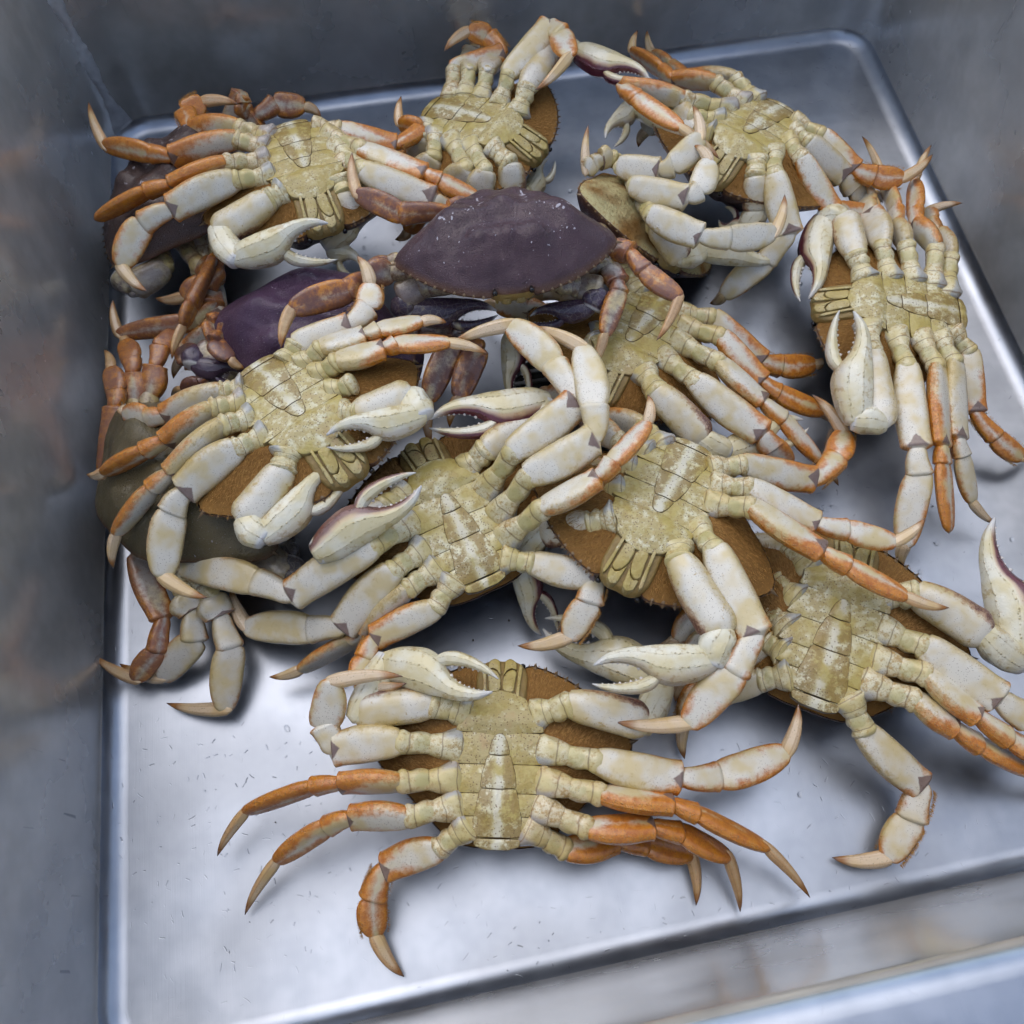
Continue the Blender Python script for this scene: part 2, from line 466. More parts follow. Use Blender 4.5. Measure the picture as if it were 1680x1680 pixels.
def new(name, data, parent=None, world=Matrix.Identity(4), pworld=None, color=None):
    o = bpy.data.objects.new(name, data)
    COL.objects.link(o)
    if parent is not None:
        o.parent = parent
        o.matrix_parent_inverse = pworld.inverted()
    o.matrix_basis = world
    if color is not None:
        o.color = (*color, 1)
    return o

def frame(o, X, Y, Z, s=(1, 1, 1)):
    m = Matrix.Identity(4)
    for i in range(3):
        m[i][0] = X[i] * s[0]; m[i][1] = Y[i] * s[1]; m[i][2] = Z[i] * s[2]; m[i][3] = o[i]
    return m

def unit(v):
    return v / max(np.linalg.norm(v), 1e-9)

# ---------------------------------------------------------------- the sink
QUAD = [at(205, 222, 0)[:2], at(1400, 66, 0)[:2], at(2001, 1332, 0)[:2], at(194, 1737, 0)[:2]]   # back left, back right, front right, front left
RC = 0.026
def sink_loop(off):
    pts = []
    n = 4
    for i in range(n):
        p, a, b = QUAD[i], QUAD[i - 1], QUAD[(i + 1) % n]
        da, db = unit(a - p), unit(b - p)
        ce = p + (da + db) * RC
        na = -db; nb = -da
        r = RC + off
        a0 = math.atan2(na[1], na[0]); a1 = math.atan2(nb[1], nb[0])
        # corner goes clockwise: from the incoming edge's outward normal to the outgoing edge's
        ein = unit(p - a); eout = unit(b - p)
        n_in = np.array([-ein[1], ein[0]]); n_out = np.array([-eout[1], eout[0]])
        a0 = math.atan2(n_in[1], n_in[0]); a1 = math.atan2(n_out[1], n_out[0])
        while a1 > a0: a1 -= 2 * math.pi
        for k in range(7):
            a_ = a0 + (a1 - a0) * k / 6
            pts.append(ce + r * np.array([math.cos(a_), math.sin(a_)]))
    return pts
prof = []
FR = 0.014
for k in range(8):
    a = math.pi / 2 * k / 7
    prof.append((-0.006 + FR * math.sin(a), FR * (1 - math.cos(a))))
WALL_H = 0.215
for k in range(1, 9):
    z = FR + (WALL_H - FR) * k / 8
    prof.append((0.008 + 0.007 * k / 8, z))
for k in range(1, 8):
    a = math.pi / 2 * k / 7
    prof.append((0.015 + 0.012 * (1 - math.cos(a)), WALL_H + 0.012 * math.sin(a)))
prof += [(0.12, WALL_H + 0.0125), (0.19, WALL_H + 0.0125), (0.195, WALL_H + 0.010), (0.195, WALL_H - 0.02)]
V, F = [], []
loops = [sink_loop(o) for o, z in prof]
L = len(loops[0])
for lp, (o, z) in zip(loops, prof):
    V += [(p[0], p[1], z) for p in lp]
fm = []
for i in range(len(prof) - 1):
    for j in range(L):
        k = (j + 1) % L
        F.append((i*L+j, i*L+k, (i+1)*L+k, (i+1)*L+j)); fm.append(0 if i < 6 or i > 17 else 1)
# floor: a fan of quads through the middle
c0 = len(V)
cen = sum(np.array(q) for q in QUAD) / 4
V.append((cen[0], cen[1], -0.0015))
for j in range(L):
    F.append((j, c0, (j + 1) % L)); fm.append(0)
sink = new('sink_basin', mesh('sink_basin', V, F, [M['floor'], M['wall']], fm=fm))
sink['kind'] = 'structure'
# rough weld bead up the back left corner
rng = random.Random(5)
V, F = [], []
p = QUAD[0]
inw = unit(cen - np.array(p))
side = np.array([-inw[1], inw[0]])
NW = 70
for i in range(NW + 1):
    t = i / NW
    z = 0.012 + t * (WALL_H - 0.02)
    wd = 0.0075 + 0.0022 * math.sin(t * 23) + rng.uniform(-.0012, .0012) + 0.010 * max(0, 0.10 - t) / 0.10
    off = 0.007 * (z / WALL_H)
    base = np.array(p) - inw * (off * 1.3 - 0.0035 + 0.0)
    for j, (sx, h) in enumerate(((-1, -0.004), (-0.55, 0.0022), (0.0, 0.0034), (0.55, 0.0022), (1, -0.004))):
        h2 = h + (rng.uniform(-.0009, .0009) if abs(sx) < 1 else 0)
        q = base + side * sx * wd + inw * h2
        V.append((q[0], q[1], z))
for i in range(NW):
    for j in range(4):
        F.append((i*5+j, i*5+j+1, i*5+j+6, i*5+j+5))
new('weld_seam', mesh('weld_seam', V, F, M['weld']), sink, Matrix.Identity(4), Matrix.Identity(4))

# ---------------------------------------------------------------- crab body prototypes (unit = carapace width)
OUT = [(0,.325),(.03,.335),(.055,.318),(.085,.315),(.105,.33),(.17,.312),(.25,.278),(.33,.228),(.40,.168),(.455,.110),(.485,.070),(.495,0.045),(.489,.010),(.455,-.045),(.40,-.108),(.33,-.165),(.272,-.222),(.222,-.272),(.18,-.308),(.13,-.33),(.08,-.337),(0,-.337)]
def resample(P, n):
    P = np.array(P, float)
    d = np.concatenate([[0], np.cumsum(np.linalg.norm(np.diff(P, axis=0), axis=1))])
    s = np.linspace(0, d[-1], n)
    return np.stack([np.interp(s, d, P[:, 0]), np.interp(s, d, P[:, 1])], 1)
half = resample(OUT, 60)
RIM = np.concatenate([half, (half * np.array([-1, 1]))[::-1][1:-1]])
NR = len(RIM)
CC = np.array([0, -0.02])

def bumps(x, y):
    """swellings of the upper shell"""
    h = 0
    for bx, by, r, a in ((0, .14, .055, .016), (.12, .15, .065, .018), (-.12, .15, .065, .018), (0, -.06, .07, .016), (.12, .0, .055, .012), (-.12, .0, .055, .012), (.24, -.03, .085, .016), (-.24, -.03, .085, .016), (.19, -.16, .07, .010), (-.19, -.16, .07, .010), (.07, -.24, .06, .008), (-.07, -.24, .06, .008), (.30, .08, .08, .008), (-.30, .08, .08, .008)):
        h += a * math.exp(-((x - bx) ** 2 + (y - by) ** 2) / (r * r))
    return h

def car_z(x, y, r=None):
    if r is None:
        d = np.array([x, y]) - CC
        a = np.arctan2(RIM[:, 1] - CC[1], RIM[:, 0] - CC[0])
        j = int(np.argmin(np.abs((a - math.atan2(d[1], d[0]) + math.pi) % (2 * math.pi) - math.pi)))
        r = np.linalg.norm(d) / np.linalg.norm(RIM[j] - CC)
    return -0.006 - 0.150 * (1 - r ** 2.8) ** 0.80 - 3.8 * bumps(x, y) * (1 - r ** 6)
def build_carapace():
    V, F = [], []
    rings = [1.0, 1.006, 0.995, 0.98, 0.955, 0.92, 0.88, 0.83, 0.77, 0.70, 0.62, 0.54, 0.45, 0.36, 0.27, 0.18, 0.09]
    zz = [0.006, 0.0, -0.006]
    for i, r in enumerate(rings):
        for p in RIM:
            q = CC + (p - CC) * r
            if i < 3: z = zz[i]
            else:
                z = car_z(q[0], q[1], r)
            z += 0.03 * max(0, q[1] - 0.1) * r
            V.append((q[0], q[1], z))
    for i in range(len(rings) - 1):
        for j in range(NR):
            k = (j + 1) % NR
            F.append((i*NR+j, (i+1)*NR+j, (i+1)*NR+k, i*NR+k))
    c = len(V); V.append((CC[0], CC[1], car_z(CC[0], CC[1], 0))); b = (len(rings) - 1) * NR
    for j in range(NR):
        F.append((b+j, c, b+(j+1) % NR))
    # teeth along the front side margins
    T = np.array([(.13,.325),(.17,.312),(.21,.297),(.25,.278),(.29,.254),(.33,.228),(.368,.197),(.40,.168),(.43,.136),(.458,.104),(.495,0.05)])
    for sx in (-1, 1):
        for i, p in enumerate(T):
            p = p * np.array([sx, 1]); o = unit(p - CC); tn = np.array([-o[1], o[0]])
            h = 0.015 if i < 10 else 0.028
            tip = p + o * h + tn * 0.006 * sx
            b = len(V)
            for q, z in ((p + tn * .013 - o * .012, 0), (p - o * .012, 0.009), (p - tn * .013 - o * .012, 0), (p - o * .012, -0.012)):
                V.append((q[0], q[1], z + 0.03 * max(0, q[1] - .1)))
            V.append((tip[0], tip[1], -0.003 + 0.03 * max(0, tip[1] - .1)))
            for k in range(4): F.append((b + k, b + (k + 1) % 4, b + 4))
    nf = len(F); nt_ = 22 * 4
    return mesh('carapace', V, F, [M['carapace'], M['spine']], fm=[0] * (nf - nt_) + [1] * nt_)

def under_z(r):
    return 0.105 * (1 - max(0, (r - 0.38) / 0.62) ** 1.35) if r > 0.38 else 0.105
def build_underside():
    V, F = [], []
    rings = [0.99, 0.96, 0.90, 0.82, 0.73, 0.63, 0.53, 0.43, 0.30, 0.12]
    for r in rings:
        for p in RIM:
            q = CC + (p - CC) * r
            V.append((q[0], q[1], 0.004 + under_z(r)))
    for i in range(len(rings) - 1):
        for j in range(NR):
            k = (j + 1) % NR
            F.append((i*NR+j, i*NR+k, (i+1)*NR+k, (i+1)*NR+j))
    c = len(V); V.append((CC[0], CC[1], 0.109)); b = (len(rings) - 1) * NR
    for j in range(NR):
        F.append((b+j, b+(j+1) % NR, c))
    return mesh('underside', V, F, M['fuzz'])

def build_hair(n=11000):
    rg = random.Random(3)
    V, F = [], []
    while len(F) < n:
        j = rg.randrange(NR); r = rg.uniform(0.42, 1.0)
        q = CC + (RIM[j] - CC) * r
        q = q + np.array([rg.uniform(-.01, .01), rg.uniform(-.01, .01)])
        if abs(q[0]) < 0.10 and q[1] > 0: continue
        if q[1] < -0.24: continue
        z = 0.004 + under_z(min(r, .99))
        o = unit(q - CC); a = rg.gauss(0, 0.35)
        o = np.array([o[0]*math.cos(a) - o[1]*math.sin(a), o[0]*math.sin(a) + o[1]*math.cos(a)])
        o = unit(o + np.array([0, 0.7])) 
        ln = rg.uniform(0.012, 0.026) * (0.55 if r > .9 else 1); t = np.array([-o[1], o[0]]) * rg.uniform(0.0007, 0.0014)
        b = len(V)
        V += [(q[0]+t[0], q[1]+t[1], z-.001), (q[0]-t[0], q[1]-t[1], z-.001), (q[0]+o[0]*ln, q[1]+o[1]*ln, z + rg.uniform(.001, .006) - (0.012 if r > .9 else 0))]
        F.append((b, b+1, b+2))
    return mesh('fuzz', V, F, M['hair'], smooth=False)

def plate(name, poly, zf, mat, thick=0.02, dome=0.006, rnd=0.010, n=36):
    """a shell plate: polygon outline (x, y) with rounded, domed top following zf(x, y)"""
    P = np.array(poly, float)
    P = resample(np.concatenate([P, P[:1]]), n + 1)[:-1]
    for _ in range(1):
        P = 0.25 * np.roll(P, 1, 0) + 0.5 * P + 0.25 * np.roll(P, -1, 0)
    c = P.mean(0)
    V, F, U = [], [], []
    dist = np.linalg.norm(P - c, axis=1).mean()
    specs = [(0.0, -thick), (0.0, -rnd * 0.7), (rnd * 0.35, -rnd * 0.2), (rnd, 0.0), (None, 0.55, dome * 0.75), (None, 0.2, dome)]
    for sp in specs:
        for p in P:
            d = p - c; l = max(np.linalg.norm(d), 1e-6)
            if sp[0] is None:
                q = c + d * sp[1] * max(0.2, (1 - rnd / l)); z = sp[2]
            else:
                q = c + d * max(0.05, (l - sp[0]) / l); z = sp[1]
            V.append((q[0], q[1], zf(q[0], q[1]) + z))
            U.append((1.0 if sp[0] is None or sp[0] >= rnd else sp[0] / rnd, 0.5))
    k = len(P)
    ar = 0.5 * sum(P[i][0]*P[(i+1) % k][1] - P[(i+1) % k][0]*P[i][1] for i in range(k))
    for i in range(len(specs) - 1):
        for j in range(k):
            m = (j + 1) % k
            f = (i*k+j, i*k+m, (i+1)*k+m, (i+1)*k+j)
            F.append(f if ar > 0 else f[::-1])
    cI = len(V); V.append((c[0], c[1], zf(c[0], c[1]) + dome * 1.05)); U.append((1.0, 0.5)); b = (len(specs) - 1) * k
    for j in range(k):
        f = (b+j, b+(j+1) % k, cI)
        F.append(f if ar > 0 else f[::-1])
    return mesh(name, V, F, mat, U)

def zs(x, y):
    return 0.128 - 0.35 * max(0, y - 0.10) ** 1.2 - 0.22 * max(0, -0.22 - y) - 0.25 * abs(x) ** 1.5 * 0.6 + 0.012 * math.exp(-(y - .11) ** 2 / .004)
def zfl(x, y):
    return zs(0, y) + 0.007 - 0.8 * x * x
def mir(P):
    return [(-x, y) for x, y in P][::-1]

STERN_FRONT = [(0,.215),(.03,.212),(.060,.198),(.092,.185),(.108,.145),(.135,.128),(.158,.115),(.148,.088),(.160,.058),(.10,.055),(.06,.048),(0,.03)]
STERN_FRONT = [(x * 1.03, y) for x, y in STERN_FRONT]
STERN_FRONT = STERN_FRONT + [(-x, y) for x, y in STERN_FRONT[::-1][1:-1]]
SIDE = []
for y0, y1, xo, xi in ((.054,-.0565,.176,.0), (-.0575,-.1565,.178,.02), (-.1575,-.2345,.166,.03), (-.2355,-.308,.138,.04)):
    m = (y0 + y1) / 2
    SIDE.append([(xi, y0), (xo * .7, y0 + .002), (xo + .010, y0 - .004), (xo - .012, y0 - .022), (xo - .018, m), (xo - .010, y1 + .018), (xo + .006, y1 + .004), (xo * .7, y1), (xi, y1)])
FLAP = [
    [(0,.052),(.016,.046),(.030,.020),(.040,-.022),(.0,-.026),(-.040,-.022),(-.030,.020),(-.016,.046)],
    [(.041,-.0235),(.060,-.085),(.066,-.1385),(0,-.1425),(-.066,-.1385),(-.060,-.085),(-.041,-.0235),(0,-.0275)],
    [(.066,-.1395),(.078,-.200),(.090,-.262),(.094,-.300),(.05,-.304),(-.05,-.304),(-.094,-.300),(-.090,-.262),(-.078,-.200),(-.066,-.1395),(0,-.1435)],
    [(.085,-.308),(.080,-.332),(.04,-.345),(-.04,-.345),(-.080,-.332),(-.085,-.308)],
]
def zm(x, y):
    return 0.112 - 0.50 * max(0, y - 0.20) - 0.6 * x * x
MOUTH = [
    [(.002,.222),(.012,.208),(.046,.206),(.056,.292),(.040,.304),(.016,.290),(.004,.262)],
    [(.004,.272),(.014,.294),(.038,.308),(.056,.298),(.054,.334),(.030,.350),(.010,.338)],
    [(.054,.186),(.064,.176),(.076,.296),(.078,.322),(.068,.330),(.061,.30)],
]
PROTO = {
    'carapace': build_carapace(), 'underside': build_underside(), 'fuzz': build_hair(),
    'sternum': plate('sternum', STERN_FRONT, zs, M['belly'], dome=0.012, rnd=0.005, n=72),
    'side': [plate('sternum_plate', s, zs, M['belly'], dome=0.005, rnd=0.004) for s in SIDE] ,
    'side_m': [plate('sternum_plate', mir(s), zs, M['belly'], dome=0.005, rnd=0.004) for s in SIDE],
    'flap': [plate('flap_segment', f, zfl, M['flap'], thick=0.022, dome=0.003, rnd=0.0038, n=56) for f in FLAP],
    'mouth': [plate('mouthpart', f, zm, M['mouth'], thick=0.03, dome=0.001, rnd=0.005, n=32) for f in MOUTH],
    'mouth_frame': plate('mouth_frame', [(.0,.20),(.06,.168),(.092,.165),(.098,.285),(.08,.325),(.04,.345),(0,.338),(-.04,.345),(-.08,.325),(-.098,.285),(-.092,.165),(-.06,.168)], lambda x, y: zm(x, y) - 0.013, M['mouth_dark'], thick=0.04, dome=0.0, rnd=0.012, n=40),
    'mouth_m': [plate('mouthpart', mir(f), zm, M['mouth'], thick=0.03, dome=0.001, rnd=0.005, n=32) for f in MOUTH],
}
# eyes on short stalks
ev = loft_mesh('eye', [(0,0,0,.008,.008),(.5,0,0,.010,.010),(.7,0,0,.013,.013),(.9,0,0,.012,.012),(1.0,0,0,.004,.004)], M['eye'], ns=10, sub=2)
PROTO['eye'] = ev

# ---------------------------------------------------------------- limb segment prototypes (unit box)
def ridge(t, a):
    return 1 + 0.030 * math.cos(9 * a)
def knob(t, a):
    return 1 + 0.05 * math.sin(5 * a + 7 * t) * math.sin(math.pi * t)
def merusmod(t, a):
    c = math.cos(a)
    return 0.97 + 0.02 * math.cos(4 * a) + 0.075 * max(0, c) ** 14 + 0.06 * max(0, -c) ** 14 + 0.045 * math.exp(-((a - 1.25) / 0.28) ** 2) - 0.03 * math.exp(-((a - 2.2) / 0.3) ** 2)
SEG = {
    'coxa': loft_mesh('coxa', [(-.10,.0,0,.46,.36),(.04,.03,0,.60,.46),(.35,.03,0,.57,.50),(.70,0,0,.46,.46),(.95,0,0,.40,.42),(1.08,0,0,.36,.38)], M['coxa'], mod=knob),
    'ischium': loft_mesh('ischium', [(-.10,0,0,.34,.36),(.15,.02,0,.43,.43),(.40,.03,0,.46,.45),(.66,-.01,0,.44,.45),(.90,.02,0,.50,.49),(1.06,0,0,.40,.40)], M['base'], mod=knob),
    'merus': loft_mesh('merus', [(-.04,0,0,.34,.38),(.05,.01,0,.40,.44),(.3,.05,0,.48,.50),(.6,.05,0,.50,.50),(.84,.02,0,.46,.46),(.93,.0,0,.455,.455),(.985,-.01,0,.43,.43),(1.01,-.02,0,.30,.30)], M['merus'], mod=merusmod, expo=4.6),
    'carpus': loft_mesh('carpus', [(-.10,0,0,.22,.26),(.04,0,0,.33,.37),(.40,.05,0,.43,.46),(.80,.03,0,.495,.50),(.97,.01,0,.50,.48),(1.02,0,0,.42,.40)], M['carpus'], mod=merusmod, expo=4.6),
    'propodus': loft_mesh('propodus', [(-.03,.01,0,.38,.38),(.03,.02,0,.43,.44),(.40,.05,0,.50,.50),(.70,.03,0,.46,.46),(.90,0,0,.36,.38),(.99,-.01,0,.27,.30),(1.03,-.01,0,.17,.20)], M['propodus'], mod=merusmod, expo=4.6),
    'dactyl': loft_mesh('dactyl', [(-.06,-.02,0,.34,.36),(.08,-.03,0,.48,.46),(.3,-.10,0,.47,.45),(.55,-.12,0,.38,.38),(.78,-.04,0,.25,.25),(.92,.06,0,.12,.13),(1.0,.14,0,.02,.02)], M['dactyl'], mod=lambda t, a: 1 + 0.05 * math.cos(6 * a)),
    'arm': loft_mesh('arm', [(-.05,0,0,.34,.36),(.08,.0,0,.42,.44),(.35,.03,0,.48,.49),(.7,.03,0,.50,.50),(.92,.02,0,.48,.47),(1.02,0,0,.36,.36)], M['arm'], mod=merusmod, expo=2.6),
    'wrist': loft_mesh('wrist', [(-.15,0,0,.30,.30),(.1,.0,0,.44,.44),(.45,.06,0,.50,.50),(.8,.03,0,.48,.48),(1.1,0,0,.36,.38)], M['claw'], mod=knob),
}
def fringe_mesh():
    rg = random.Random(21)
    V, F = [], []
    for i in range(420):
        t = rg.uniform(.02, .98); sx = 1 if rg.random() < .8 else -1
        x = sx * (.40 + .07 * math.sin(math.pi * t)); z = rg.uniform(-.35, .35)
        l = rg.uniform(.05, .13); b = len(V)
        V += [(x, t - .005, z), (x, t + .005, z), (x + sx * l, t + rg.uniform(-.02, .07), z + rg.uniform(-.1, .1))]
        F.append((b, b + 1, b + 2))
    return mesh('leg_fringe', V, F, M['hair'], smooth=False)
SEG['fringe'] = fringe_mesh()
HAND = [(-.03,0,0,.09,.085),(.06,0,0,.145,.115),(.22,.01,0,.185,.14),(.40,.01,0,.190,.138),(.50,-.015,0,.165,.122),(.58,-.055,0,.118,.102),(.68,-.085,0,.085,.082),(.80,-.088,0,.062,.064),(.91,-.062,0,.040,.044),(1.0,-.015,0,.010,.012)]
FING = [(.44,.105,0,.05,.07),(.52,.150,0,.064,.078),(.62,.165,0,.066,.072),(.74,.145,0,.056,.060),(.86,.100,0,.043,.046),(.95,.050,0,.026,.030),(1.01,.005,0,.006,.008)]
def with_teeth(name, rows, sgn, t0, t1, n):
    V, F, U = loft(name, rows, None, ns=28, expo=2.2, mod=ridge, sub=4)
    fm = [0] * len(F)
    rw = np.array(rows)
    for i in range(n):
        t = t0 + (t1 - t0) * (i + .5) / n
        cx, hx, hz = (np.interp(t, rw[:, 0], rw[:, k]) for k in (1, 3, 4))
        r = 0.0125 * (1.15 - 0.5 * i / n) * (1.25, .8, 1.1, .7, 1.2, .9, .75, 1.0)[i % 8]
        ex = cx + sgn * hx * 0.92
        b = len(V)
        for k in range(6):
            a = k * math.pi / 3
            V.append((ex, t + r * math.cos(a) * 1.0, r * 1.1 * math.sin(a))); U.append((.99, .25))
        for k in range(6):
            a = k * math.pi / 3
            V.append((ex + sgn * r * 0.9, t + r * .7 * math.cos(a), r * .8 * math.sin(a))); U.append((.99, .25))
        V.append((ex + sgn * r * 1.5, t, 0)); U.append((.99, .25))
        for k in range(6):
            m = (k + 1) % 6
            f1 = (b+k, b+m, b+6+m, b+6+k); f2 = (b+6+k, b+6+m, b+12)
            F.append(f1 if sgn < 0 else f1[::-1]); F.append(f2 if sgn < 0 else f2[::-1]); fm += [1, 1]
    return mesh(name, V, F, [M['claw'], M['tooth']], U, fm=fm)
SEG['hand'] = with_teeth('hand', HAND, 1, .60, .95, 8)
SEG['finger'] = with_teeth('finger', FING, -1, .58, .95, 8)

# ---------------------------------------------------------------- crab builder
SIZE = {'coxa': (.100, .085), 'ischium': (.088, .075), 'merus': (.112, .066), 'carpus': (.082, .060), 'propodus': (.096, .046), 'dactyl': (.048, .034)}
ATT_Y = {'1': .005, '2': -.107, '3': -.196, '4': -.262, 'c': .125}
ATT_X = {'1': .142, '2': .145, '3': .132, '4': .098, 'c': .122}
BASES = {}
def crab(cid, label, tip, base, zt, zb, roll=0, W=None, orange=.6, dark=0.0, shell=(0, 1, 0), legs={}, claws={}, upright=False, fwd=None, pale=0):
    if upright:
        # tip = centre of the shell, fwd = pixel the head points to
        o3 = at(tip[0], tip[1], zt / 1000)
        f3 = at(fwd[0], fwd[1], zb / 1000)
        Yv = unit(f3 - o3)
        up = np.array([0, 0, -1.0])
    else:
        t3 = at(tip[0], tip[1], zt / 1000)
        b3 = at(base[0], base[1], zb / 1000)
        Yv = unit(t3 - b3)
        up = np.array([0, 0, 1.0])
        Wm = np.linalg.norm(t3 - b3) / .345
        if W is None: W = Wm
        print('CRAB', cid, 'W from flap %.3f' % Wm, 'used %.3f' % W)
    Zv = unit(up - Yv * (up @ Yv))
    Xv = np.cross(Yv, Zv)
    a = R(roll)
    Zr = Zv * math.cos(a) + Xv * math.sin(a)
    Xr = np.cross(Yv, Zr)
    Zv, Xv = Zr, Xr
    org = o3 if upright else (t3 + b3) / 2 - Yv * (-.125 * W) - Zv * (.135 * W)
    BW = frame(org, Xv, Yv, Zv, (W, W, W))
    root = bpy.data.objects.new('crab', None)
    COL.objects.link(root)
    root.empty_display_size = 0.02
    root.matrix_basis = Matrix.Translation(Vector(org))
    RW = Matrix.Translation(Vector(org))
    root['label'] = label
    root['category'] = 'crab'
    root['group'] = 'crabs heaped in the steel sink'
    BASES[cid] = (root, RW, BW, W)
    add = lambda name, data, col=(orange, dark, 0): new(name, data, root, BW, RW, col)
    add('carapace', PROTO['carapace'], shell)
    add('underside', PROTO['underside'], (orange, dark, pale))
    if not upright:
        fz = add('fuzz', PROTO['fuzz']); fz['kind'] = 'stuff'
        st = add('sternum', PROTO['sternum'], (orange, 0, 0))
        for k in ('side', 'side_m'):
            for me in PROTO[k]:
                new('sternum_plate', me, st, BW, BW, (orange, 0, 0))
        fl = add('abdomen_flap', PROTO['flap'][2], (orange, 0, 0))
        for me in (PROTO['flap'][0], PROTO['flap'][1], PROTO['flap'][3]):
            new('flap_segment', me, fl, BW, BW, (orange, 0, 0))
    add('mouth_frame', PROTO['mouth_frame'])
    for k in ('mouth', 'mouth_m'):
        for me in PROTO[k]: add('mouthpart', me, (.9, 0, 0))
    for sx in (-1, 1):
        e = frame(org + Xv * sx * .078 * W + Yv * .30 * W - Zv * .004 * W, Xv * W, unit(Yv + .2 * sx * Xv) * W * .05, Zv * W)
        new('eye', PROTO['eye'], root, frame(org + Xv * sx * .078 * W + Yv * .300 * W - Zv * .014 * W, Xv, Yv, Zv, (W * .8, W * .04, W * .8)), RW)
    # image-left or image-right limbs: pick the body side by where the limb goes
    def attach(key, p):
        best = None
        for sx in (-1, 1):
            q = org + Xv * sx * ATT_X[key] * W + Yv * ATT_Y[key] * W + Zv * .095 * W
            d = np.linalg.norm(q - p)
            if best is None or d < best[0]: best = (d, q)
        return best[1]
    def seg(name, kind, a, b, wide, thick, roll_, par, pw, col, flip=1):
        d = b - a; l = np.linalg.norm(d); d = d / max(l, 1e-6)
        v = unit(CAM - (a + b) / 2)
        s = unit(np.cross(d, v)); n = np.cross(s, d)
        r = R(roll_)
        X = s * math.cos(r) + n * math.sin(r)
        X = X * flip
        Z = np.cross(X, d)
        if flip < 0: Z = -Z      # mirrored segment keeps its belly face up
        m = frame(a, X, d, Z, (wide, l, thick))
        return new(name, SEG[kind], par, m, pw, col), m
    for key, spec in legs.items():
        pts, zl, rr = spec[:3]
        k = key[1]
        dk = spec[3] if len(spec) > 3 else dark
        P = [at(x, y, z / 1000) for (x, y), z in zip(pts, zl)]
        A = attach(k, P[0])
        rg = random.Random(hash((cid, key)) % 1000 if False else sum(map(ord, cid + key)))
        oa = min(1, max(0, (spec[4] if len(spec) > 4 else orange) + rg.uniform(-.18, .18)))
        if rr <= 12 and k != '4' and len(spec) < 5 and dk < .3: oa = max(0, oa - .22)
        col = (oa, dk, 0.0 if dk > .3 else 1.0)
        mid = A + (P[0] - A) * .46
        sz = {kk: (a_ * W, b_ * W) for kk, (a_, b_) in SIZE.items()}
        if rr <= 12:
            sz['merus'] = (.132 * W, .070 * W); sz['carpus'] = (.100 * W, .062 * W)
            sz['propodus'] = (.122 * W, .046 * W); sz['dactyl'] = (.056 * W, .034 * W)
        if rr <= 12 and k == '4': sz['merus'] = (.118 * W, .062 * W); sz['propodus'] = (.108 * W, .040 * W)
        leg = pw = None
        if len(P) >= 2:
            leg, pw = seg('leg', 'merus', P[0], P[1], *sz['merus'], rr, root, RW, col, 1)
            leg_p = (leg, pw)
        else:
            leg, pw = seg('leg', 'ischium', mid, P[0], *sz['ischium'], rr, root, RW, col)
            leg_p = (leg, pw)
        seg('leg_root', 'coxa', A, mid, *sz['coxa'], 0, *leg_p, (oa, dk, 0))
        if len(P) >= 2:
            seg('leg_socket', 'ischium', mid, P[0], *sz['ischium'], 0, *leg_p, col)
        names = (('leg_knee', 'carpus'), ('leg_shank', 'propodus'), ('leg_tip', 'dactyl'))
        for i, (nm, kd) in enumerate(names):
            if len(P) >= i + 3:
                a_, b_ = P[i + 1], P[i + 2]
                fl = 1
                if kd == 'dactyl' and len(P) == 5:
                    pd = P[3] - P[2]; dd = b_ - a_
                    v = unit(CAM - a_)
                    s = np.cross(dd, v)
                    fl = 1 if (pd @ s) < 0 else -1
                    # tip bends on towards the inside of the turn
                seg(nm, kd, a_, b_, *sz[kd], rr if kd != 'dactyl' else rr * .5, *leg_p, col, fl)
                if k == '4' and kd in ('propodus', 'carpus') and not upright:
                    pd = P[1] - P[0]; sd_ = np.cross(b_ - a_, unit(CAM - a_))
                    fr, _ = seg('leg_fringe', 'fringe', a_, b_, *sz[kd], rr, *leg_p, col, 1 if (pd @ sd_) > 0 else -1)
                    fr['kind'] = 'stuff'
    def flip_of(P):
        # the maroon inner edge of the arm faces the hand
        d = P[1] - P[0]; s = np.cross(d, unit(CAM - P[0]))
        return 1 if (P[3] - P[1]) @ s > 0 else -1
    for key, (pts, zl, maroon) in claws.items():
        # pts: arm start, arm end, hand base, fixed finger tip, movable finger tip
        P = [at(x, y, z / 1000) for (x, y), z in zip(pts, zl)]
        A = attach('c', P[0])
        col = (orange * .5, dark, 0)
        arm, aw = seg('claw', 'arm', P[0], P[1], .135 * W, .085 * W, 0, root, RW, (orange * .5, dark, .8 if dark < .3 else 0), flip_of(P))
        mid = A + (P[0] - A) * .46
        seg('claw_root', 'coxa', A, mid, .105 * W, .09 * W, 0, arm, aw, col)
        seg('claw_socket', 'ischium', mid, P[0], .105 * W, .085 * W, 0, arm, aw, col)
        seg('claw_wrist', 'wrist', P[1], P[2], .12 * W, .095 * W, 0, arm, aw, (orange * .5, dark, 0))
        d = P[3] - P[2]; l = np.linalg.norm(d); d = d / l
        q = P[4] - P[2]
        v = unit(CAM - P[2])
        s = unit(np.cross(d, v))
        sg = 1 if q @ s > 0 else -1
        X = s * sg
        ang = 0
        rl = R(maroon[1] if isinstance(maroon, tuple) else 0)
        mr = maroon[0] if isinstance(maroon, tuple) else maroon
        Z0 = np.cross(X, d) * sg
        X = X * math.cos(rl) + Z0 * math.sin(rl)
        Z = np.cross(X, d)
        if sg < 0: Z = -Z
        hw = max(l, .30 * W)
        m = frame(P[2], X, d, Z, (hw * .90, l, hw * .85))
        hc = (orange * .5, dark, mr)
        new('hand', SEG['hand'], arm, m, aw, hc)
        # movable finger turns about its hinge
        qa = q - d * (q @ d); off = (q @ X) / hw; al = (q @ d) / l
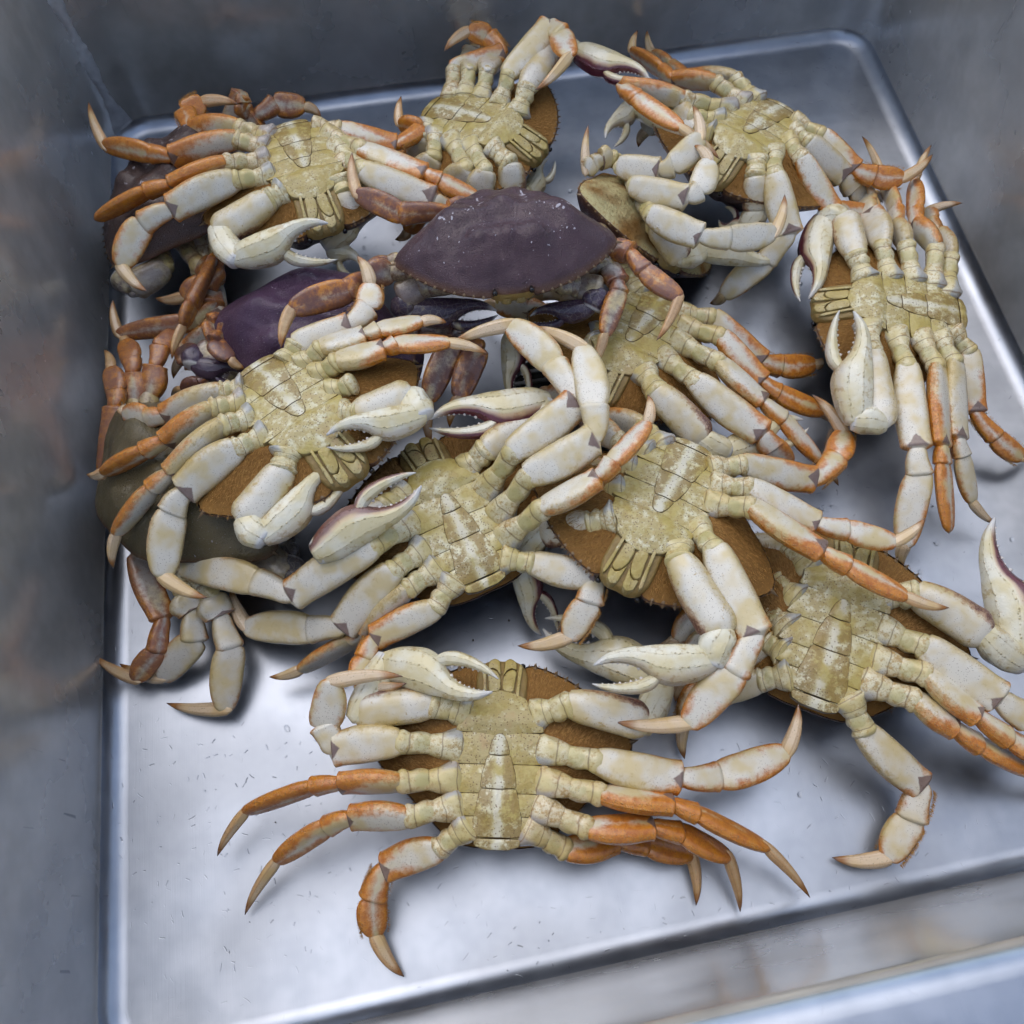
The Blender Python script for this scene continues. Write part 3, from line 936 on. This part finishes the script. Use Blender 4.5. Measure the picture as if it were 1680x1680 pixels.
        want = math.atan2(off - .12, max(al - .5, .05)); rest = math.atan2(.005 - .12, .51)
        th = max(-.12, min(.75, want - rest))
        hinge = Matrix.Translation((.12, .5, 0)); 
        mf = m @ hinge @ Matrix.Rotation(-th, 4, 'Z') @ hinge.inverted()
        lo, ro, sc = mf.decompose()
        fo = bpy.data.objects.new('finger', SEG['finger']); COL.objects.link(fo)
        fo.parent = arm; fo.matrix_parent_inverse = aw.inverted() @ m
        fo.matrix_basis = hinge @ Matrix.Rotation(-th, 4, 'Z') @ hinge.inverted()
        fo.color = (*hc, 1)
    return root

# ---------------------------------------------------------------- the crabs
# limbs: joints as photograph pixels with heights in millimetres above the sink floor, and the turn of the flat side
FL = [58, 55, 48, 32, 12]
crab('A', 'belly-up crab nearest the front of the sink, alone on bare steel', (820, 1205), (815, 1371), 62, 60, orange=.86, legs={
    'l1': ([(652,1217),(546,1230),(530,1190),(545,1118),(660,1106)], [62,58,62,78,82], 5, 0, .32),
    'l2': ([(654,1283),(556,1285),(513,1291),(403,1331),(354,1404)], [60,56,50,36,20], 62),
    'l3': ([(666,1341),(574,1341),(536,1357),(454,1412),(399,1500)], [56,50,42,26,6], 40),
    'l4': ([(718,1394),(629,1424),(612,1475),(615,1534),(660,1605)], [46,34,26,16,5], 10, 0, .66),
    'r1': ([(985,1250),(1118,1277),(1180,1273),(1290,1235),(1313,1156)], [60,54,48,44,52], 10, 0, .38),
    'r2': ([(990,1304),(1105,1320),(1145,1335),(1257,1390),(1330,1470)], [60,58,55,38,12], 60),
    'r3': ([(968,1360),(1072,1356),(1118,1366),(1195,1406),(1217,1495)], [56,50,44,30,6], 40),
    'r4': ([(930,1395),(1010,1378),(1062,1385),(1135,1402),(1145,1485)], [42,28,22,16,5], 20),
}, claws={
    'l': ([(705,1155),(588,1168),(632,1086),(808,1133),(806,1108)], [64,62,62,84,84], 0),
    'r': ([(938,1155),(1058,1186),(1085,1115),(892,1030),(893,1012)], [64,60,40,26,28], 0),
})
crab('B', 'belly-up crab at the right edge, its right side cut off by the frame', (1386, 985), (1344, 1138), 64, 60, orange=.55, legs={
    'r1': ([(1520,1062),(1640,1147),(1690,1178),(1760,1200),(1800,1240)], [64,60,54,44,20], 0),
    'r2': ([(1524,1108),(1605,1176),(1656,1212),(1745,1262),(1795,1310)], [62,58,52,40,14], 55),
    'r3': ([(1505,1150),(1567,1196),(1606,1222),(1700,1268),(1765,1310)], [58,54,48,34,10], 60),
    'r4': ([(1420,1203),(1512,1290),(1496,1345),(1456,1408),(1366,1411)], [46,30,22,14,5], 10),
    'l1': ([(1268,952),(1190,975),(1150,1000),(1110,1050),(1070,1068)], [50,36,28,18,8], 20),
    'l2': ([(1262,1000),(1200,1025),(1165,1045),(1130,1075),(1085,1078)], [48,34,26,18,8], 20),
    'l3': ([(1258,1054),(1205,1085),(1165,1095),(1128,1112),(1105,1150)], [46,34,24,18,8], 20),
    'l4': ([(1244,1117),(1185,1135),(1148,1128),(1122,1185),(1120,1245)], [46,34,26,16,6], 20),
}, claws={
    'r': ([(1507,975),(1615,1042),(1672,1085),(1635,849),(1730,880)], [66,64,54,70,60], (1, 0)),
    'l': ([(1290,900),(1220,905),(1200,930),(1130,1000),(1140,1020)], [46,34,26,16,14], 0),
})
crab('C', 'belly-up crab right of centre lying head down over its neighbours', (1080, 835), (1134, 736), 96, 86, W=.172, orange=.62, legs={
    'r1': ([(1175,905),(1240,1042),(1205,1105),(1128,1187),(1010,1188)], [102,98,92,78,66], 0),
    'r2': ([(1237,833),(1350,907),(1393,929),(1486,979),(1557,1000)], [96,92,90,84,78], 50),
    'r3': ([(1235,801),(1340,860),(1390,869),(1468,890),(1520,852)], [90,80,76,72,76], 25),
    'r4': ([(1222,762),(1337,788),(1372,751),(1384,708),(1335,646)], [80,60,50,44,52], 5),
    'l1': ([(960,816),(880,835),(850,850),(820,880),(800,900)], [80,60,50,36,20], 20),
    'l2': ([(985,772),(930,760),(905,745),(870,735),(850,745)], [76,56,46,34,20], 20),
    'l3': ([(1010,722),(960,690),(935,665),(900,640),(880,650)], [74,56,40,26,10], 20),
    'l4': ([(1052,698),(985,690),(962,660),(930,640),(915,650)], [66,46,34,22,10], 20),
}, claws={
    'r': ([(1116,922),(1186,1036),(1168,1085),(974,1094),(956,1127)], [100,98,92,92,88], (0.25, 0)),
    'l': ([(966,861),(890,868),(852,918),(890,1042),(915,1030)], [84,66,50,16,14], (1, 0)),
})
crab('D', 'belly-up crab in the middle of the heap with broad white legs', (731, 815), (790, 938), 80, 76, W=.172, orange=.50, legs={
    'l1': ([(606,900),(477,977),(418,954),(298,928),(262,902)], [92,70,64,52,44], 0),
    'l2': ([(640,940),(562,1030),(508,1034),(404,1028),(376,964)], [80,54,44,30,30], 0),
    'l3': ([(665,968),(598,1038),(580,1050),(493,1099),(443,1113)], [72,48,42,26,22], 55),
    'l4': ([(712,1000),(612,1047),(600,1082),(590,1126),(667,1124)], [66,58,58,62,72], 15),
    'r1': ([(845,738),(946,660),(907,596),(838,532),(739,562)], [106,112,112,112,106], 0),
    'r2': ([(870,778),(977,720),(974,664),(956,570),(870,534)], [104,114,120,116,110], 0),
    'r3': ([(893,832),(983,784),(1006,757),(1063,694),(1066,647)], [100,112,116,120,124], 50),
    'r4': ([(876,924),(978,946),(968,990),(932,1046),(850,1063)], [72,70,66,56,48], 5),
}, claws={
    'l': ([(628,838),(560,885),(522,906),(690,795),(684,772)], [88,88,94,112,108], (0.8, 0)),
    'r': ([(800,735),(880,700),(897,660),(706,690),(722,708)], [86,80,84,92,84], (1, 20)),
})
crab('E', 'belly-up crab at the left lying over the olive and purple shells', (492, 676), (424, 601), 116, 106, W=.172, orange=.55, legs={
    'l1': ([(385,737),(300,806),(282,842),(266,945),(338,984)], [112,100,94,80,76], 5),
    'l2': ([(362,699),(278,777),(250,802),(190,876),(183,932)], [114,104,98,84,72], 50),
    'l3': ([(345,671),(269,724),(236,741),(170,776),(143,781)], [110,102,98,88,84], 55),
    'l4': ([(361,643),(270,683),(243,687),(204,678),(207,664)], [102,90,86,82,78], 20),
    'r2': ([(556,592),(631,573),(650,564),(737,562),(800,578)], [116,116,116,114,108], 55),
    'r3': ([(530,570),(599,551),(622,541),(692,527),(733,527)], [112,112,112,112,108], 55),
    'r4': ([(487,563),(575,534),(603,505),(608,466),(588,418)], [104,104,104,108,116], 10),
    'r1': ([(580,628)], [116], 0),
}, claws={
    'l': ([(464,773),(400,854),(434,882),(560,765),(577,774)], [112,104,102,106,100], (0.2, 0)),
    'r': ([(589,680),(674,648),(693,682),(536,716),(540,735)], [116,114,114,122,116], (0.2, 0)),
})
crab('F', 'belly-up crab at the upper left lying on a dark shell', (500, 273), (475, 201), 106, 98, W=.172, orange=.78, legs={
    'l1': ([(382,296),(279,343),(234,368),(197,436),(239,480)], [106,98,92,80,74], 5),
    'l2': ([(368,268),(279,304),(240,315),(160,358)], [106,100,96,88], 55),
    'l3': ([(386,228),(280,257),(247,253),(171,238),(143,168)], [98,92,90,88,96], 20),
    'l4': ([(390,210),(314,214),(303,184),(333,166),(391,168)], [88,78,76,78,80], 10),
    'r1': ([(600,310),(668,336),(690,350),(670,380),(650,395)], [92,74,62,46,36], 20),
    'r2': ([(598,282),(712,328),(735,345),(720,372),(700,385)], [104,90,80,60,40], 10),
    'r3': ([(596,246),(698,285),(722,296),(785,327),(810,350)], [102,98,94,82,64], 40),
    'r4': ([(561,213),(650,238),(692,212),(655,203),(656,158)], [92,78,72,70,76], 30),
}, claws={
    'l': ([(439,330),(358,380),(388,424),(539,368),(532,430)], [104,98,98,110,98], (0.15, 0)),
    'r': ([(566,318),(575,372),(540,402),(590,437),(572,446)], [98,80,66,60,58], 0),
})
crab('G', 'belly-up crab against the back wall with its head to the right', (802, 196), (712, 169), 84, 76, W=.162, orange=.62, legs={
    'l1': ([(836,118),(903,40),(921,55),(934,92),(880,150)], [92,100,104,108,104], 10),
    'l2': ([(800,112),(806,82),(812,75),(815,70),(815,65)], [84,50,40,26,16], 0),
    'l3': ([(770,110),(776,85),(785,80),(790,75),(795,70)], [80,44,36,24,14], 0),
    'l4': ([(745,112),(826,88),(802,61),(768,50),(727,82)], [78,74,76,82,80], 10),
    'r1': ([(797,282),(784,326),(770,340),(750,350),(740,355)], [82,64,54,40,30], 0),
    'r2': ([(765,279),(735,312),(715,320),(690,325),(680,330)], [80,60,50,36,24], 0),
    'r3': ([(711,261),(688,295),(670,300),(650,305),(640,310)], [74,56,46,32,20], 0),
    'r4': ([(697,229),(676,262),(660,262),(640,262),(630,262)], [70,52,44,30,20], 0),
}, claws={
    'l': ([(866,140),(906,72),(945,84),(1066,134),(1040,130)], [90,90,80,84,70], (1, 30)),
    'r': ([(838,270),(838,320),(866,322),(902,260),(918,252)], [80,60,46,52,52], (0.2, 0)),
})
crab('H', 'belly-up crab near the back right corner, head toward lower left', (1218, 222), (1286, 163), 86, 74, W=.166, orange=.62, legs={
    'l1': ([(1128,192),(1095,180),(1080,190),(1060,215),(1045,240)], [82,66,56,42,30], 0),
    'l2': ([(1118,162),(1018,142),(1045,160),(1116,209),(1182,259)], [86,86,94,102,98], 30),
    'l3': ([(1172,134),(1104,131),(1086,117),(1036,84),(1044,50)], [78,68,62,54,62], 45),
    'l4': ([(1204,128),(1130,128),(1100,110),(1070,90),(1060,50)], [70,52,44,36,40], 40),
    'r1': ([(1272,290),(1296,385),(1258,428),(1187,484),(1166,500)], [84,64,46,22,8], 0),
    'r2': ([(1318,262),(1366,345),(1384,344),(1440,352),(1420,296)], [82,60,50,36,46], 15),
    'r3': ([(1330,236),(1385,290),(1400,310),(1430,320),(1450,330)], [76,54,44,30,16], 10),
    'r4': ([(1350,223),(1402,279),(1434,288),(1481,293),(1532,255)], [70,58,54,52,60], 10),
}, claws={
    'l': ([(1140,215),(1080,195),(1040,170),(994,228),(1010,240)], [78,66,56,60,56], (0.3, 0)),
    'r': ([(1240,292),(1246,345),(1225,380),(1180,360),(1195,340)], [80,60,46,40,44], (1, 0)),
})
crab('I', 'crab tipped on its edge below the back right crab, legs folded to the right', (1098, 348), (1056, 272), 70, 62, roll=-40, W=.155, pale=1, orange=.35, legs={
    'r1': ([(1070,352),(1150,388),(1198,390),(1271,383),(1290,320)], [104,104,102,96,98], 0),
    'r2': ([(1040,305),(1128,325),(1147,312),(1164,264),(1140,236)], [100,106,108,114,112], 0),
    'r3': ([(1018,272),(1082,280),(1104,272),(1150,225),(1139,172)], [94,100,104,112,112], 0),
    'r4': ([(1000,258),(985,262),(972,270),(961,280),(963,205)], [84,86,88,88,104], 20),
}, claws={
    'r': ([(1078,372),(1118,424),(1150,410),(1285,418),(1240,345)], [88,70,58,50,84], 0),
})
crab('J', 'belly-up crab against the right wall, legs pointing up and down', (1455, 490), (1576, 507), 66, 60, orange=.58, legs={
    'l1': ([(1446,398),(1428,350),(1420,338),(1412,320),(1405,300)], [64,50,40,28,16], 10),
    'l2': ([(1486,400),(1470,370),(1470,345),(1448,292),(1416,222)], [62,54,48,34,30], 45),
    'l3': ([(1535,405),(1502,366),(1501,346),(1500,298),(1526,237)], [60,54,50,42,50], 35),
    'l4': ([(1558,420),(1540,385),(1526,366),(1520,347),(1579,331)], [52,42,36,30,40], 25),
    'r1': ([(1489,605),(1504,736),(1510,780),(1484,894),(1478,930)], [66,60,54,34,20], 5),
    'r2': ([(1538,605),(1545,732),(1547,762),(1556,868)], [64,58,54,40], 60),
    'r3': ([(1567,598),(1571,720),(1579,750),(1594,823),(1632,861)], [60,52,46,30,16], 50),
    'r4': ([(1592,580),(1599,677),(1634,718),(1676,752),(1705,735)], [50,36,28,18,10], 15),
}, claws={
    'l': ([(1403,415),(1385,355),(1347,360),(1325,491),(1314,514)], [66,62,54,50,42], (1, -20)),
    'r': ([(1429,580),(1448,694),(1402,690),(1398,511),(1375,520)], [68,64,62,82,78], (0.2, 0)),
})
crab('K', 'belly-up crab half covered by the purple-backed crab at the centre', (1032, 558), (1090, 482), 68, 60, W=.168, orange=.68, legs={
    'r1': ([(1146,629),(1252,712),(1268,735),(1290,765),(1300,790)], [74,66,58,40,24], 0),
    'r2': ([(1182,596),(1252,660),(1286,688),(1345,756),(1377,795)], [68,60,54,34,14], 55),
    'r3': ([(1186,553),(1250,626),(1276,644),(1350,676),(1375,700)], [64,50,42,26,10], 25),
    'r4': ([(1172,521),(1250,593),(1280,600),(1336,598),(1352,590)], [56,36,28,18,10], 10),
    'l4': ([(1024,440),(990,425),(975,410),(960,400),(950,395)], [52,40,30,20,10], 10),
    'l1': ([(965,605),(905,575),(880,560),(850,545),(830,535)], [52,36,28,18,8], 10),
    'l2': ([(970,548),(900,518),(870,508),(815,500),(785,505)], [54,44,36,26,14], 10),
    'l3': ([(985,500),(925,482),(898,474),(845,472),(815,482)], [52,44,38,28,16], 10),
}, claws={
    'r': ([(1080,645),(1152,722),(1190,742),(1318,690),(1300,715)], [74,62,54,48,36], (0.1, 0)),
    'l': ([(960,560),(880,545),(838,548),(846,660),(866,655)], [50,40,36,24,20], (1, 0)),
})
crab('L', 'purple-backed crab sitting upright on top, facing the camera', (829, 404), None, 110, 121, W=.158, upright=True, fwd=(842, 480), orange=.8, dark=.75, shell=(0, 1, 0), legs={
    'l1': ([(640,446),(601,455),(570,479),(478,506),(458,570)], [96,100,104,108,104], 10),
    'l2': ([(640,432),(605,452),(585,475),(575,510),(572,540)], [90,84,76,58,40], 30),
    'l4': ([(770,345),(735,348),(658,352),(585,318),(575,250)], [92,98,102,106,112], 10),
    'r1': ([(1000,438),(1014,462),(1016,480),(992,548),(970,608)], [90,94,94,88,76], 20),
    'r2': ([(1008,405),(1034,415),(1058,444),(1115,488),(1079,560)], [94,100,102,98,92], 15),
    'r3': ([(990,380),(1012,385),(1030,395),(1050,405),(1060,415)], [86,80,70,56,44], 20),
}, claws={
    'l': ([(690,470),(655,488),(672,512),(815,512),(800,520)], [88,84,76,72,68], 0),
    'r': ([(950,470),(985,478),(972,505),(870,520),(885,528)], [90,92,86,74,70], 0),
})
crab('M', 'dark-backed upright crab in the back left corner under a belly-up crab', (290, 318), None, 52, 44, W=.165, upright=True, fwd=(205, 300), orange=.8, dark=.55, shell=(0, 1, .25), legs={
    'l1': ([(375,205),(396,152),(400,170),(402,195),(404,205)], [46,66,60,50,40], 20),
    'l2': ([(405,205),(422,190),(452,169),(500,174),(528,190)], [42,50,54,50,44], 5),
    'r1': ([(330,440),(348,432),(315,500),(300,535),(280,588)], [44,56,58,56,52], 55),
    'r2': ([(330,450),(362,445),(340,470),(300,488),(255,492)], [40,48,46,44,40], 10),
    'r3': ([(345,470),(350,500),(318,530),(195,548),(183,492)], [36,44,46,44,48], 16),
    'r4': ([(352,470),(356,520),(340,545),(300,585),(282,620)], [34,40,40,36,28], 16, .15, .4),
}, claws={
    'r': ([(270,440),(215,470),(195,455),(240,475),(245,480)], [42,46,46,44,40], 0),
})
crab('N', 'violet-backed upright crab with barnacles, mostly hidden at the left centre', (515, 548), None, 56, 50, W=.160, upright=True, fwd=(488, 640), orange=.7, dark=.85, shell=(1, 1, 0), legs={
    'l1': ([(650,560),(690,555),(742,568),(702,655),(705,735)], [44,50,56,50,34], 10),
    'l2': ([(690,540),(745,545),(785,575),(752,652),(735,700)], [40,48,54,48,36], 5),
    'r1': ([(390,570),(362,520),(345,530),(360,570),(395,600)], [44,58,60,54,48], 40),
    'r2': ([(370,620),(330,600),(310,590),(300,570),(295,550)], [40,44,46,42,36], 10),
    'r3': ([(395,540),(362,548),(352,562),(378,590),(402,606)], [50,62,64,62,56], 30),
    'r4': ([(400,600),(352,618),(330,632),(300,640),(280,648)], [40,42,40,34,26], 20),
}, claws={
    'l': ([(620,610),(660,600),(682,575),(668,640),(655,635)], [46,48,46,40,36], 0),
    'r': ([(380,600),(325,575),(318,600),(400,615),(395,625)], [46,50,50,46,42], 0),
})
crab('O', 'olive-backed upright crab by the left wall under a belly-up crab', (305, 795), None, 56, 52, W=.168, upright=True, fwd=(385, 735), orange=.45, dark=.55, shell=(0, 1, 1), legs={
    'r1': ([(226,915),(268,1015),(258,1070),(222,1115),(153,1078)], [40,34,28,18,14], 14, .55, .8),
    'r2': ([(300,975),(318,1002),(320,1052),(265,1112),(195,1092)], [38,34,28,14,6], 5, .12),
    'r3': ([(348,980),(362,1012),(380,1064),(368,1164),(273,1157)], [38,34,30,14,6], 5, .10),
    'l1': ([(176,776),(189,668),(190,642),(182,604),(173,573)], [40,52,52,50,46], 20, .6, .9),
    'l2': ([(222,660),(218,612),(215,590),(205,560),(195,540)], [42,50,50,44,36], 15, .45, .9),
    'l3': ([(245,650),(255,600),(262,570),(290,545),(330,535)], [42,50,48,42,36], 16, .5, .9),
}, claws={
    'r': ([(420,900),(470,950),(480,920),(450,880),(455,875)], [40,36,34,30,28], 0),
})

# ---------------------------------------------------------------- pale marks and barnacles on the shells
def blob(V, F, x, y, rx, ry, ang, h=0.0015, n=8, jig=None):
    b = len(V)
    for k in range(n):
        a = 2 * math.pi * k / n
        j = 1 + (jig.uniform(-.3, .3) if jig else 0)
        dx, dy = rx * math.cos(a) * j, ry * math.sin(a) * j
        px = x + dx * math.cos(ang) - dy * math.sin(ang); py = y + dx * math.sin(ang) + dy * math.cos(ang)
        V.append((px, py, car_z(px, py) + 0.001))
    V.append((x, y, car_z(x, y) - h))
    for k in range(n):
        F.append((b + k, b + n, b + (k + 1) % n))
def shell_marks(cid, seed, n, big=True):
    rg = random.Random(seed)
    root, RW, BW, W = BASES[cid]
    V, F = [], []
    if big:
        for sx in (-1, 1):
            for k in range(5):
                blob(V, F, sx * .10 + rg.uniform(-.02, .02), -.17 + k * .022 + rg.uniform(-.01, .01), rg.uniform(.012, .026), rg.uniform(.005, .010), rg.uniform(0, 3), jig=rg)
            for k in range(12):
                t = k / 11
                blob(V, F, sx * (.13 + .22 * t) + rg.uniform(-.01, .01), -.03 + .05 * math.sin(t * 4) + rg.uniform(-.015, .015), rg.uniform(.006, .014), rg.uniform(.004, .008), rg.uniform(0, 3), jig=rg)
            for k in range(6):
                blob(V, F, sx * (.05 + .05 * k) + rg.uniform(-.015, .015), .10 + rg.uniform(-.03, .03), rg.uniform(.004, .008), rg.uniform(.003, .005), rg.uniform(0, 3), jig=rg)
    for k in range(n):
        a = rg.uniform(0, 6.28); r = rg.uniform(.1, .88) ** .7
        x, y = .46 * r * math.cos(a), -.02 + .30 * r * math.sin(a)
        blob(V, F, x, y, rg.uniform(.0018, .005), rg.uniform(.0014, .003), rg.uniform(0, 3), n=6, jig=rg)
    o = new('shell_marks', mesh('shell_marks', V, F, M['mark']), root, BW, RW)
    o['kind'] = 'stuff'
shell_marks('L', 2, 70)
shell_marks('N', 4, 60, False)
shell_marks('M', 6, 50, True)
shell_marks('O', 8, 30, False)
def barnacle_mesh():
    V, F = [], []
    prof_ = [(1.0, 0), (.86, .35), (.66, .62), (.45, .66), (.36, .5), (.25, .30)]
    n = 14
    for r, h in prof_:
        for k in range(n):
            a = 2 * math.pi * k / n
            j = 1 + .08 * (k % 2) - .04
            V.append((r * j * math.cos(a), r * j * math.sin(a), h))
    for i in range(len(prof_) - 1):
        for k in range(n):
            m = (k + 1) % n
            F.append((i*n+k, i*n+m, (i+1)*n+m, (i+1)*n+k))
    c = len(V); V.append((0, 0, .34))
    for k in range(n): F.append(((len(prof_)-1)*n+k, (len(prof_)-1)*n+(k+1) % n, c))
    return mesh('barnacle', V, F, M['barnacle'])
BM = barnacle_mesh()
root, RW, BW, W = BASES['N']
for (px, py, r) in ((434, 543, .0048), (427, 556, .0042)):
    # find the shell point under that pixel
    best = None
    for x in np.linspace(-.45, .45, 60):
        for y in np.linspace(-.3, .3, 50):
            wv = BW @ Vector((x, y, car_z(x, y)))
            c = CR.T @ (np.array(wv) - CAM)
            u, v = 840 + FPX * c[0] / -c[2], 840 - FPX * c[1] / -c[2]
            e = (u - px) ** 2 + (v - py) ** 2
            if best is None or e < best[0]: best = (e, wv)
    new('barnacle', BM, root, Matrix.Translation(best[1]) @ Matrix.Rotation(.4, 4, 'X') @ Matrix.Diagonal((r, r, r, 1)), RW)

# ---------------------------------------------------------------- drain strainer, water drops and grit on the floor
d3 = at(902, 640, 0)
V, F = [], []
n = 32
for r, z in ((.034, .0004), (.033, .0030), (.029, .0034), (.027, .0015), (.027, .0006)):
    for k in range(n):
        a = 2 * math.pi * k / n
        V.append((r * math.cos(a), r * math.sin(a), z))
for i in range(4):
    for k in range(n):
        m = (k + 1) % n
        F.append((i*n+k, i*n+m, (i+1)*n+m, (i+1)*n+k))
M['drain'] = plain('drain_steel', (0.34, 0.34, 0.35), 0.3, 1.0)
M['dark'] = plain('drain_hole', (0.02, 0.02, 0.02), 0.8)
dr = new('drain', mesh('drain', V, F, M['drain']), world=Matrix.Translation(Vector(d3)))
dr['label'] = 'small round floor drain glimpsed between crab legs at the centre'
dr['category'] = 'drain'
DW = Matrix.Translation(Vector(d3))
V = [(.0275 * math.cos(2 * math.pi * k / n), .0275 * math.sin(2 * math.pi * k / n), .0007) for k in range(n)]
new('drain_hole', mesh('drain_hole', V, [tuple(range(n))], M['dark'], smooth=False), dr, DW, DW)
for i in range(5):
    y = (i - 2) * .0095; h = math.sqrt(.028 ** 2 - y * y); b = .0018
    V = [(-h, y - b, .0009), (h, y - b, .0009), (h, y + b, .0009), (-h, y + b, .0009), (-h, y - b * .6, .0026), (h, y - b * .6, .0026), (h, y + b * .6, .0026), (-h, y + b * .6, .0026)]
    new('strainer_bar', mesh('strainer_bar', V, [(4,5,6,7), (0,1,5,4), (2,3,7,6), (1,2,6,5), (3,0,4,7)], M['drain'], smooth=False), dr, DW, DW)

g = G('water')
g.b.inputs['Base Color'].default_value = (1, 1, 1, 1)
g.b.inputs['Roughness'].default_value = 0.03
g.b.inputs['Transmission Weight'].default_value = 1.0
g.b.inputs['IOR'].default_value = 1.33
rg = random.Random(12)
V, F = [], []
def dome(cx, cy, z0, rx, ry, ang, h):
    n = 10; b = len(V)
    rows = ((1.0, 0), (.93, .35), (.75, .68), (.45, .92))
    for r, hh in rows:
        for k in range(n):
            a = 2 * math.pi * k / n
            dx, dy = rx * r * math.cos(a), ry * r * math.sin(a)
            V.append((cx + dx * math.cos(ang) - dy * math.sin(ang), cy + dx * math.sin(ang) + dy * math.cos(ang), z0 + h * hh))
    V.append((cx, cy, z0 + h))
    for i in range(3):
        for k in range(n):
            m = (k + 1) % n
            F.append((b+i*n+k, b+i*n+m, b+(i+1)*n+m, b+(i+1)*n+k))
    for k in range(n): F.append((b+3*n+k, b+3*n+(k+1) % n, b+4*n))
x0, y0 = QUAD[3]; x1, y1 = QUAD[1]
for i in range(170):
    x = rg.uniform(x0 + .03, x1 - .03); y = rg.uniform(y0 + .04, y1 - .03)
    r = rg.choice((.0006, .0009, .0012, .0016)) * rg.uniform(.8, 1.2)
    dome(x, y, 0.0002, r * rg.uniform(1, 1.8), r, rg.uniform(0, 3), r * .32)
wd = new('water_drops', mesh('water_drops', V, F, g.m))
wd['kind'] = 'stuff'; wd['label'] = 'tiny water drops scattered over the steel floor'; wd['category'] = 'water'
V, F = [], []
for i in range(70):
    x = rg.uniform(x0 + .03, x1 - .03); y = rg.uniform(y0 + .04, y1 - .03)
    r = rg.uniform(.0004, .0011)
    b = len(V); a0 = rg.uniform(0, 3)
    for k in range(5):
        a = a0 + 2 * math.pi * k / 5; j = rg.uniform(.7, 1.3)
        V.append((x + r * j * math.cos(a), y + r * j * math.sin(a), .0003))
    for k in range(5):
        a = a0 + 2 * math.pi * k / 5; j = rg.uniform(.4, .8)
        V.append((x + r * j * math.cos(a), y + r * j * math.sin(a), .0003 + r * rg.uniform(.5, 1)))
    for k in range(5):
        m = (k + 1) % 5
        F.append((b+k, b+m, b+5+m, b+5+k))
    F.append(tuple(b + 5 + k for k in range(5)))
gt = new('grit', mesh('grit', V, F, plain('grit', (0.10, 0.085, 0.06), 0.7), smooth=False))
gt['kind'] = 'stuff'; gt['label'] = 'small specks of sand and shell on the steel floor'; gt['category'] = 'grit'
